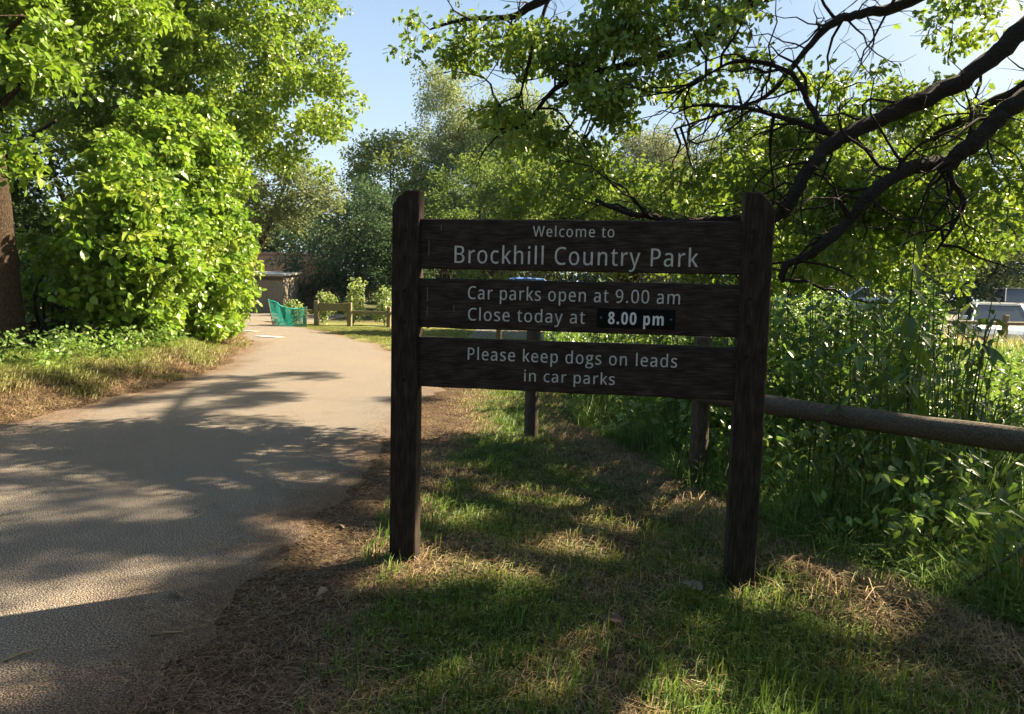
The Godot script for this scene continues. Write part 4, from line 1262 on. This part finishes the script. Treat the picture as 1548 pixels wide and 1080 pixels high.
func scatter(called: String, label: String, category: String, meshes: Array, mat: Material, places: Array) -> void:
	# places: [position, scale, tint]
	var lists := []
	for m in meshes:
		lists.append([[], []])
	for p in places:
		var li: Array = lists[rng.randi() % meshes.size()]
		li[0].append(Transform3D(Basis(Vector3.UP, rnd(0, TAU)).scaled(p[1]), p[0]))
		li[1].append(p[2])
	for i in meshes.size():
		if lists[i][0].size() == 0:
			continue
		var o := copies(called, meshes[i], mat, lists[i][0], lists[i][1], self)
		o.set_meta("kind", "stuff")
		o.set_meta("label", label)
		o.set_meta("category", category)

func verge() -> void:
	var green := [Color(0.12, 0.21, 0.035), Color(0.16, 0.25, 0.05), Color(0.10, 0.18, 0.03)]
	var yellow := [Color(0.30, 0.31, 0.09), Color(0.36, 0.30, 0.13)]
	var hay := [Color(0.30, 0.22, 0.12), Color(0.22, 0.15, 0.085), Color(0.36, 0.28, 0.16), Color(0.15, 0.10, 0.06)]
	# mown verge round the sign
	var pl := []
	var dry := []
	for i in 26000:
		var z := -1.5 - 11.5 * pow(rng.randf(), 1.5)
		var x := rnd(-1.6, 3.2)
		var r := track(ROAD_R, z)
		var k := noise.get_noise_2d(x * 4.0, z * 4.0) + 0.4 * fine.get_noise_2d(x * 2.0, z * 2.0)
		var d := x - r + k * 0.35
		if d < 0.25 or x > ridge(z) + 0.3:
			continue
		var dens := smoothstep(0.3, 0.9, d) * clampf(0.78 + k * 2.2, 0.15, 1.0) * (1.0 - 0.75 * smoothstep(-0.35, 0.05, x - ridge(z)))
		if rng.randf() > dens:
			if rng.randf() < 0.45:
				dry.append([on(x, z), Vector3.ONE * rnd(0.7, 1.3), pick(hay)])
			continue
		var c := pick(green).lerp(pick(yellow), clampf(0.3 - k * 1.3 + rnd(-0.25, 0.35), 0, 0.95))
		c.a = 1
		pl.append([on(x, z), Vector3.ONE * rnd(0.7, 1.35) * Vector3(1, rnd(0.7, 1.3), 1), c])
	scatter("verge_grass", "short patchy mown grass round the sign's posts", "grass", [tuft(12, 0.07, 0.05, 0.0055, 0.9), tuft(11, 0.06, 0.04, 0.005, 1.1), tuft(9, 0.07, 0.07, 0.005, 0.8)], M.grass, pl)
	scatter("dry_grass", "dry brown cut grass lying on the verge", "grass", [tuft(10, 0.07, 0.05, 0.0035, 2.2), tuft(10, 0.08, 0.06, 0.003, 2.6)], M.straw, dry)
	# sunlit clump in the bottom right corner and taller tufts by posts
	var tall := []
	for i in 900:
		var q: Array = [[1.15, -2.45, 0.35, 0.22], [-0.85, -4.5, 0.25, 0.35], [1.35, -4.2, 0.3, 0.3], [0.1, -2.9, 0.8, 0.35]][rng.randi() % 4]
		var x: float = q[0] + rng.randfn(0, q[2])
		var z: float = q[1] + rng.randfn(0, q[3])
		if x < track(ROAD_R, z) + 0.35:
			continue
		tall.append([on(x, z), Vector3.ONE * rnd(0.7, 1.2), pick(green)])
	scatter("taller_grass", "taller green grass tufts by the sign's posts", "grass", [tuft(10, 0.06, 0.10, 0.005, 0.6), tuft(8, 0.05, 0.13, 0.005, 0.7)], M.grass, tall)
	# raked hay along the ridge
	var rows := []
	for i in 1000:
		var z := -2.4 - 5.4 * rng.randf()
		var x := ridge(z) + rng.randfn(0, 0.22)
		rows.append([on(x, z) + Vector3(0, rnd(-0.01, 0.03), 0), Vector3(rnd(0.8, 1.4), rnd(0.5, 1.1), rnd(0.8, 1.4)), pick(hay)])
	scatter("raked_hay", "raked brown hay between the mown verge and the tall grass", "hay", [tuft(12, 0.09, 0.08, 0.003, 2.4), tuft(12, 0.1, 0.10, 0.003, 2.0)], M.straw, rows)
	# tall grass behind the ridge
	var lush := []
	for i in 6500:
		var z := -2.6 - 11.0 * pow(rng.randf(), 1.2)
		var x := ridge(z) + 0.25 + 5.5 * pow(rng.randf(), 1.5)
		if x > 0.95 * -z + 0.8:
			continue
		var k := noise.get_noise_2d(x * 3.0 + 50.0, z * 3.0)
		if rng.randf() > 0.6 + k * 1.6:
			continue
		var h := (0.4 + 0.5 * smoothstep(0.0, 0.8, x - ridge(z))) * rnd(0.6, 1.3) * clampf(1.0 + 1.6 * noise.get_noise_2d(x * 7.0, z * 7.0), 0.4, 1.6)
		var c := pick([Color(0.13, 0.25, 0.04), Color(0.17, 0.29, 0.06), Color(0.11, 0.2, 0.035)]).lerp(pick(yellow), 0.25 * rng.randf())
		c.a = 1
		lush.append([on(x, z), Vector3(1, h, 1), c])
	scatter("tall_grass", "lush tall grass beneath and beyond the near rail", "grass", [tuft(16, 0.10, 0.42, 0.006, 0.55), tuft(14, 0.09, 0.5, 0.006, 0.75), tuft(18, 0.08, 0.34, 0.005, 0.5)], M.grass, lush)
	# lawn beyond the bend
	var lawn := []
	for i in 9000:
		var z := rnd(-27.0, -12.5)
		var x := rnd(-9.0, 5.0)
		if x < track(ROAD_R, z) + 0.2:
			continue
		lawn.append([on(x, z), Vector3(1.6, rnd(0.5, 1.0), 1.6), pick([Color(0.30, 0.34, 0.09), Color(0.36, 0.36, 0.12), Color(0.26, 0.32, 0.08)])])
	scatter("lawn_grass", "pale sunlit lawn beyond the sign", "grass", [tuft(14, 0.12, 0.06, 0.010, 0.8)], M.grass, lawn)
	# left bank
	var bank := []
	var bank_dry := []
	for i in 11000:
		var z := -6.5 - 18.0 * pow(rng.randf(), 1.1)
		var l := track(ROAD_L, z)
		var off := rnd(0.0, 3.0)
		var x := l - off
		var k := noise.get_noise_2d(x * 3.0, z * 3.0)
		if off < 0.35 + k * 0.9 and z > -17:
			if rng.randf() < 0.6:
				bank_dry.append([on(x, z), Vector3.ONE * rnd(0.8, 1.4), pick(hay)])
			continue
		var c := pick([Color(0.20, 0.28, 0.05), Color(0.26, 0.30, 0.08), Color(0.15, 0.22, 0.04)]).lerp(pick(hay), clampf(0.9 - off * 0.55 + k, 0, 0.9))
		c.a = 1
		bank.append([on(x, z), Vector3(1.2, rnd(0.6, 1.3), 1.2), c])
	scatter("bank_grass", "sunlit grass on the bank below the shrubs left of the lane", "grass", [tuft(12, 0.10, 0.15, 0.008, 0.7), tuft(12, 0.10, 0.10, 0.008, 0.9)], M.grass, bank)
	scatter("bank_straw", "dry straw on the cut face of the bank left of the lane", "straw", [tuft(10, 0.10, 0.09, 0.006, 1.8)], M.straw, bank_dry)
	# dry meadow in front of the far fence
	var mead := []
	for i in 7000:
		var z := rnd(-24.0, -9.5)
		var x := rnd(3.0, 22.0)
		if x > 0.85 * -z + 1.5 or x < 1.0 + 0.12 * -z:
			continue
		var k := noise.get_noise_2d(x, z)
		var gold := smoothstep(13.0, 17.0, -z + k * 3.0)
		var c := pick(green).lerp(pick([Color(0.5, 0.4, 0.2), Color(0.44, 0.36, 0.2), Color(0.55, 0.46, 0.27)]), gold * 0.85)
		c.a = 1
		mead.append([on(x, z), Vector3(1.5, rnd(0.7, 1.2) * (0.62 if z < -16.0 else 1.0), 1.5), c])
	scatter("meadow_grass", "golden dry meadow grass in front of the far rail fence", "grass", [tuft(16, 0.18, 0.85, 0.012, 0.35), tuft(16, 0.2, 0.75, 0.012, 0.5)], M.grass, mead)

# ------------------------------------------------------------------ plants on the right
func stalk_plant(called: String, label: String, group: String, base: Vector3, high: float, lean: Vector2, pairs: int, length: float, tints: Array, kind := 3, wide := 0.28) -> void:
	var t := thing(called, label, "plant", base, 0.0, group)
	var pts := []
	var rad := []
	for i in 9:
		var u := i / 8.0
		pts.append(Vector3(lean.x * u * u + 0.015 * sin(u * 7.0), high * u - 0.05, lean.y * u * u))
		rad.append(lerpf(0.011, 0.003, u) * (0.7 + high * 0.25))
	var b := Builder.new()
	b.tube(pts, rad, 7, 0.05)
	part("stem", b.mesh(), M.stem, t)
	var shapes := []
	for k in 3:
		b = Builder.new()
		b.leaf(Vector3.ZERO, Vector3(1, -0.15 - 0.3 * k, 0).normalized(), Vector3.UP, 1.0, wide * (1.0 + 0.1 * k), kind)
		shapes.append(b.mesh())
	for i in pairs:
		var u := 0.12 + 0.86 * i / maxf(1.0, pairs - 1.0)
		var at: Vector3 = pts[int(u * 8)].lerp(pts[mini(int(u * 8) + 1, 8)], u * 8 - int(u * 8))
		var turn := i * PI * 0.5 + rnd(-0.4, 0.4)
		for s in 2:
			var sz := length * (1.0 - 0.5 * absf(u - 0.45) * 1.6) * rnd(0.75, 1.15)
			var bs := Basis(Vector3.UP, turn + s * PI) * Basis(Vector3.BACK, rnd(-0.75, 0.25)) * Basis(Vector3.RIGHT, rnd(-0.5, 0.5))
			var o := part("leaf", shapes[rng.randi() % 3], M.plant_leaf[rng.randi() % M.plant_leaf.size()], t, at, bs.scaled(Vector3.ONE * sz))

func right_plants() -> void:
	M.stem = plain(srgb(0.045, 0.05, 0.025), 0.7)
	M.plant_leaf = []
	for c in [Vector3(0.12, 0.20, 0.045), Vector3(0.10, 0.17, 0.04), Vector3(0.16, 0.24, 0.05)]:
		var m := plain(srgb(c.x, c.y, c.z), 0.4, 0.5)
		m.backlight_enabled = true
		m.backlight = srgb(0.55, 0.85, 0.12) * 0.55
		M.plant_leaf.append(m)
	# a backlight on a plain colour shines in its own colour, so keep it as dim as the leaf is
	for m in M.plant_leaf:
		m.albedo_texture = noise_tex(0.01, FastNoiseLite.TYPE_SIMPLEX, Color(0.85, 0.85, 0.85), Color.WHITE, Color(0, 0, 0, 0), 91, 128, 2)
		m.uv1_triplanar = true
		m.backlight = srgb(0.85, 0.9, 0.5)
	stalk_plant("tall_weed", "tallest dark-stemmed weed with big drooping lance leaves behind the rail", "tall weeds behind the rail", on(2.66, -4.85), 1.98, Vector2(-0.05, 0.0), 11, 0.33, [])
	stalk_plant("tall_weed", "second tall weed with fewer leaves, right of the tallest weed", "tall weeds behind the rail", on(3.32, -5.3), 1.45, Vector2(0.12, 0.05), 7, 0.26, [])
	stalk_plant("tall_weed", "slim upright weed close to the sign's right post", "tall weeds behind the rail", on(2.05, -6.2), 1.9, Vector2(0.06, 0.0), 8, 0.16, [])
	stalk_plant("tall_weed", "slender weed midway between the sign's right post and the tallest weed", "tall weeds behind the rail", on(2.75, -6.6), 1.7, Vector2(-0.1, 0.0), 8, 0.17, [])
	stalk_plant("tall_weed", "thin weed rising beside the golden meadow grass", "tall weeds behind the rail", on(3.9, -6.4), 1.55, Vector2(0.08, 0.0), 8, 0.2, [])
	stalk_plant("broad_weed", "broad-leaved weed under the rail at the tallest weed's foot", "broad weeds under the rail", on(2.35, -4.35), 0.62, Vector2(-0.08, 0.06), 4, 0.22, [], 1, 0.45)
	stalk_plant("broad_weed", "broad-leaved weed under the rail with pale leaves, nearer the right edge", "broad weeds under the rail", on(2.75, -4.05), 0.66, Vector2(0.05, 0.05), 5, 0.2, [], 1, 0.5)
	stalk_plant("broad_weed", "broad-leaved weed at the photo's right edge below the rail", "broad weeds under the rail", on(2.62, -3.72), 0.55, Vector2(0.1, 0.1), 4, 0.24, [], 1, 0.5)
	# bramble cane at the right edge
	var br := thing("bramble_cane", "brown diagonal bramble cane with an orange leaf at the right edge", "bramble", on(2.12, -3.45))
	var b := Builder.new()
	b.tube([Vector3(0, -0.04, 0), Vector3(0.12, 0.13, 0.02), Vector3(0.3, 0.3, 0.06), Vector3(0.55, 0.52, 0.1)], [0.009, 0.008, 0.007, 0.005], 7, 0.08)
	part("cane", b.mesh(), plain(srgb(0.07, 0.045, 0.03), 0.7), br)
	b = Builder.new()
	b.leaf(Vector3.ZERO, Vector3(0.3, -0.9, 0.2).normalized(), Vector3(0.3, 0.3, 0.9), 0.07, 0.035, 1)
	part("orange_leaf", b.mesh(), plain(srgb(0.45, 0.12, 0.02), 0.6), br, Vector3(0.32, 0.29, 0.07))
	for q in [[0.2, 0.2, 0.6], [0.34, 0.33, -0.7], [0.46, 0.44, 0.4], [0.52, 0.5, 2.4]]:
		b = Builder.new()
		b.leaf(Vector3.ZERO, Vector3(1, -0.1, 0).normalized(), Vector3.UP, 0.13, 0.085, 1)
		part("leaf", b.mesh(), M.plant_leaf[2], br, Vector3(q[0], q[1], 0.06), Basis(Vector3.UP, q[2]))
	# strap-leaved clumps
	for e in [[3.95, -6.0, 0.75, "clump of upright strap leaves above the rail near the right edge"], [3.5, -5.4, 0.55, "lower clump of strap leaves just behind the rail"]]:
		b = Builder.new()
		for i in 26:
			var a := rnd(0, TAU)
			b.blade(Vector3(cos(a), 0, sin(a)) * rnd(0, 0.12), Vector3(cos(a), 0, sin(a)), e[2] * rnd(0.7, 1.5), 0.022, rnd(0.15, 0.6))
		var m := plain(Color.WHITE, 0.4)
		m.albedo_texture = noise_tex(0.02, FastNoiseLite.TYPE_SIMPLEX, srgb(0.10, 0.18, 0.04), srgb(0.17, 0.27, 0.06), Color(0, 0, 0, 0), 93, 128, 2)
		m.uv1_triplanar = true
		m.backlight_enabled = true
		m.backlight = srgb(0.85, 0.9, 0.5)
		single("strap_leaf_clump", b.mesh(), m, e[3], "plant", on(e[0], e[1]), Basis(), "strap leaf clumps")
	# leafy undergrowth behind the sign and the rail
	var leaves := [clump(12, 0.12, 0.075, 0.045, 1, 0.9), clump(12, 0.13, 0.085, 0.05, 1, 0.9), clump(14, 0.12, 0.06, 0.03, 3, 1.0)]
	var tones := [Color(0.13, 0.23, 0.045), Color(0.17, 0.27, 0.05), Color(0.10, 0.18, 0.04), Color(0.21, 0.28, 0.08)]
	var pl := []
	for i in 8000:
		var z := -6.0 - 9.0 * pow(rng.randf(), 1.2)
		var x := rnd(0.25, 10.0)
		if x > 0.85 * -z + 0.5 or x < ridge(z) + 0.35:
			continue
		var k := noise.get_noise_2d(x * 2.2, z * 2.2)
		if rng.randf() > 0.7 + k * 1.3:
			continue
		var high := (0.85 + 0.7 * k) * clampf(0.45 + (x - ridge(z)) * 0.35, 0.3, 1.0) * (1.5 if x < -0.58 * z else 0.7)
		pl.append([on(x, z) + Vector3(0, rng.randf() * maxf(0.2, high), 0), Vector3.ONE * rnd(0.7, 1.3), pick(tones)])
	scatter("leafy_undergrowth", "tangled green undergrowth behind the sign and the rail", "undergrowth", leaves, M.leaf, pl)
	pl = []
	for i in 800:
		var z := -3.2 - 3.6 * rng.randf()
		var x := ridge(z) + 0.45 + rng.randf() * 2.2
		if noise.get_noise_2d(x * 5.0 + 20.0, z * 5.0) < 0.0:
			continue
		pl.append([on(x, z) + Vector3(0, rng.randf() * rnd(0.2, 0.75), 0), Vector3.ONE * rnd(0.7, 1.3), pick(tones)])
	scatter("leafy_weeds", "leafy weeds tangled with the grass beneath the near rail", "weeds", [clump(7, 0.11, 0.09, 0.028, 3, 0.8), clump(7, 0.12, 0.07, 0.04, 1, 0.8)], M.leaf, pl)
	# thin nettle-like stalks rising above the rail
	var stalks := []
	for v in 4:
		b = Builder.new()
		var hh := rnd(0.8, 1.15)
		var lx := rnd(-0.12, 0.12)
		b.tube([Vector3.ZERO, Vector3(lx * 0.3, hh * 0.5, 0.02), Vector3(lx, hh, 0)], [0.005, 0.004, 0.002], 4, 0.0, false)
		for i in 16:
			var u := 0.15 + 0.85 * i / 15.0
			var a := i * 1.6 + rnd(-0.4, 0.4)
			b.leaf(Vector3(lx * u * u, hh * u, 0), Vector3(cos(a), rnd(-0.7, 0.1), sin(a)).normalized(), Vector3.UP, 0.12 * (1.15 - 0.6 * u) * rnd(0.7, 1.2), 0.035 * rnd(0.8, 1.2), 3)
		stalks.append(b.mesh())
	pl = []
	for i in 760:
		var z := -4.4 - 7.0 * pow(rng.randf(), 1.3)
		var x := ridge(z) + 0.6 + 4.5 * rng.randf()
		if x > 0.80 * -z or noise.get_noise_2d(x * 3.0 + 90.0, z * 3.0) < -0.12:
			continue
		pl.append([on(x, z), Vector3.ONE * rnd(0.8, 1.25) * (1.2 if x < -0.64 * z else 0.8), pick([Color(0.10, 0.17, 0.04), Color(0.13, 0.21, 0.045), Color(0.08, 0.13, 0.03)])])
	scatter("nettle_stalks", "thicket of thin leafy stalks rising above the near rail", "weeds", stalks, M.leaf, pl)
	# ground ivy below the rail
	pl = []
	for i in 1500:
		var z := -2.9 - 2.4 * rng.randf()
		var x := ridge(z) + 0.25 + rng.randf() * 1.2
		if noise.get_noise_2d(x * 5.0, z * 5.0 + 70.0) < -0.05:
			continue
		pl.append([on(x, z) + Vector3(0, rnd(0.02, 0.14), 0), Vector3.ONE * rnd(0.6, 1.0), pick([Color(0.2, 0.3, 0.06), Color(0.25, 0.33, 0.08), Color(0.15, 0.24, 0.05)])])
	scatter("ground_cover", "small-leaved ground cover below the rail", "ground cover", [clump(16, 0.09, 0.022, 0.014, 1, 0.6)], M.leaf, pl)
	# leafy sprawl on the bank at left
	pl = []
	for i in 260:
		var z := -9.5 - 8.0 * rng.randf()
		var x := track(ROAD_L, z) - rnd(0.9, 2.0)
		pl.append([on(x, z) + Vector3(0, rnd(0.05, 0.4), 0), Vector3.ONE * rnd(0.7, 1.2), pick(tones)])
	scatter("bank_weeds", "low leafy weeds at the foot of the shrubs", "weeds", [leaves[0], leaves[1]], M.leaf, pl)

# ------------------------------------------------------------------ litter
func litter() -> void:
	var straw := Builder.new()
	for i in 10:
		var a := rnd(0, TAU)
		var d := Vector3(cos(a), 0, sin(a))
		var s := Vector3(-d.z, 0, d.x) * 0.0009
		var p := dirn() * 0.06
		p.y = absf(p.y) * 0.08
		var l := rnd(0.015, 0.045)
		straw.quad(p - s, p + s, p + d * l + s + Vector3(0, 0.003, 0), p + d * l - s + Vector3(0, 0.003, 0), Vector3.UP)
	var bits := straw.mesh()
	var hay := [Color(0.16, 0.105, 0.065), Color(0.10, 0.062, 0.042), Color(0.27, 0.2, 0.125), Color(0.07, 0.045, 0.03)]
	var pl := []
	for i in 7500:
		var z := -1.5 - 12.0 * pow(rng.randf(), 1.6)
		var x := track(ROAD_R, z) + rng.randfn(0.05, 0.32)
		if rng.randf() < 0.12:
			x = track(ROAD_R, z) - rng.randf() * 4.0
		pl.append([Vector3(x, hgt(x, z) + (0.02 if x > track(ROAD_R, z) - 0.3 else 0.034), z), Vector3.ONE * rnd(0.7, 1.4), pick(hay)])
	for i in 2500:
		var z := -5.0 - 14.0 * rng.randf()
		var x := track(ROAD_L, z) + rng.randfn(0.0, 0.35)
		pl.append([Vector3(x, hgt(x, z) + 0.02, z), Vector3.ONE * rnd(0.9, 1.8), pick(hay)])
	scatter("straw_litter", "bits of straw and needles strewn along the lane's edges", "litter", [bits], M.straw, pl)
	# single fallen leaves and twigs
	var lm := [plain(srgb(0.22, 0.14, 0.08), 0.8), plain(srgb(0.15, 0.115, 0.085), 0.8), plain(srgb(0.10, 0.06, 0.035), 0.8)]
	for e in [[0.90, -3.62, 0.13, 1, "pale curled dead leaf beside the sign's right post"], [0.50, -3.13, 0.10, 1, "whitish torn dead leaf on the grass below the sign's middle"], [0.42, -3.17, 0.11, 2, "dark brown dead leaf next to the whitish torn leaf"], [-1.52, -3.32, 0.09, 0, "tan dead leaf on the tarmac's edge in a sun patch"], [-0.90, -3.36, 0.09, 1, "grey-tan dead leaf on the dirt between the lane and the sign"], [-1.0, -4.35, 0.08, 1, "pale scrap of leaf on the dirt near the sign's left post"], [-0.35, -2.65, 0.09, 2, "brown dead leaf on the grass at the bottom of the picture"]]:
		var b := Builder.new()
		b.leaf(Vector3.ZERO, Vector3(1, 0.2, 0).normalized(), Vector3(0, 0.9, 0.45).normalized(), e[2], e[2] * 0.5, 2)
		single("fallen_leaf", b.mesh(), lm[e[3]], e[4], "leaf", on(e[0], e[1]) + Vector3(0, 0.03, 0), Basis(Vector3.UP, rnd(0, TAU)), "fallen leaves")
	for e in [[-0.92, -2.85, 0.14, 1.9, "short dark twig on the dirt at the bottom left"], [-1.42, -2.95, 0.13, 0.3, "pale broken twig on the dirt nearer the lane"], [-1.9, -2.75, 0.12, 0.9, "small bent twig lying on the tarmac at the bottom left corner"]]:
		var b := Builder.new()
		b.tube([Vector3(-e[2] * 0.5, 0, 0), Vector3(0, 0.012, 0.012), Vector3(e[2] * 0.5, 0.004, 0)], [0.005, 0.006, 0.003], 7, 0.15)
		single("twig", b.mesh(), M.fence_post if e[2] > 0.13 else M.pale_wood, e[4], "twig", on(e[0], e[1]) + Vector3(0, 0.03, 0), Basis(Vector3.UP, e[3]), "fallen twigs")
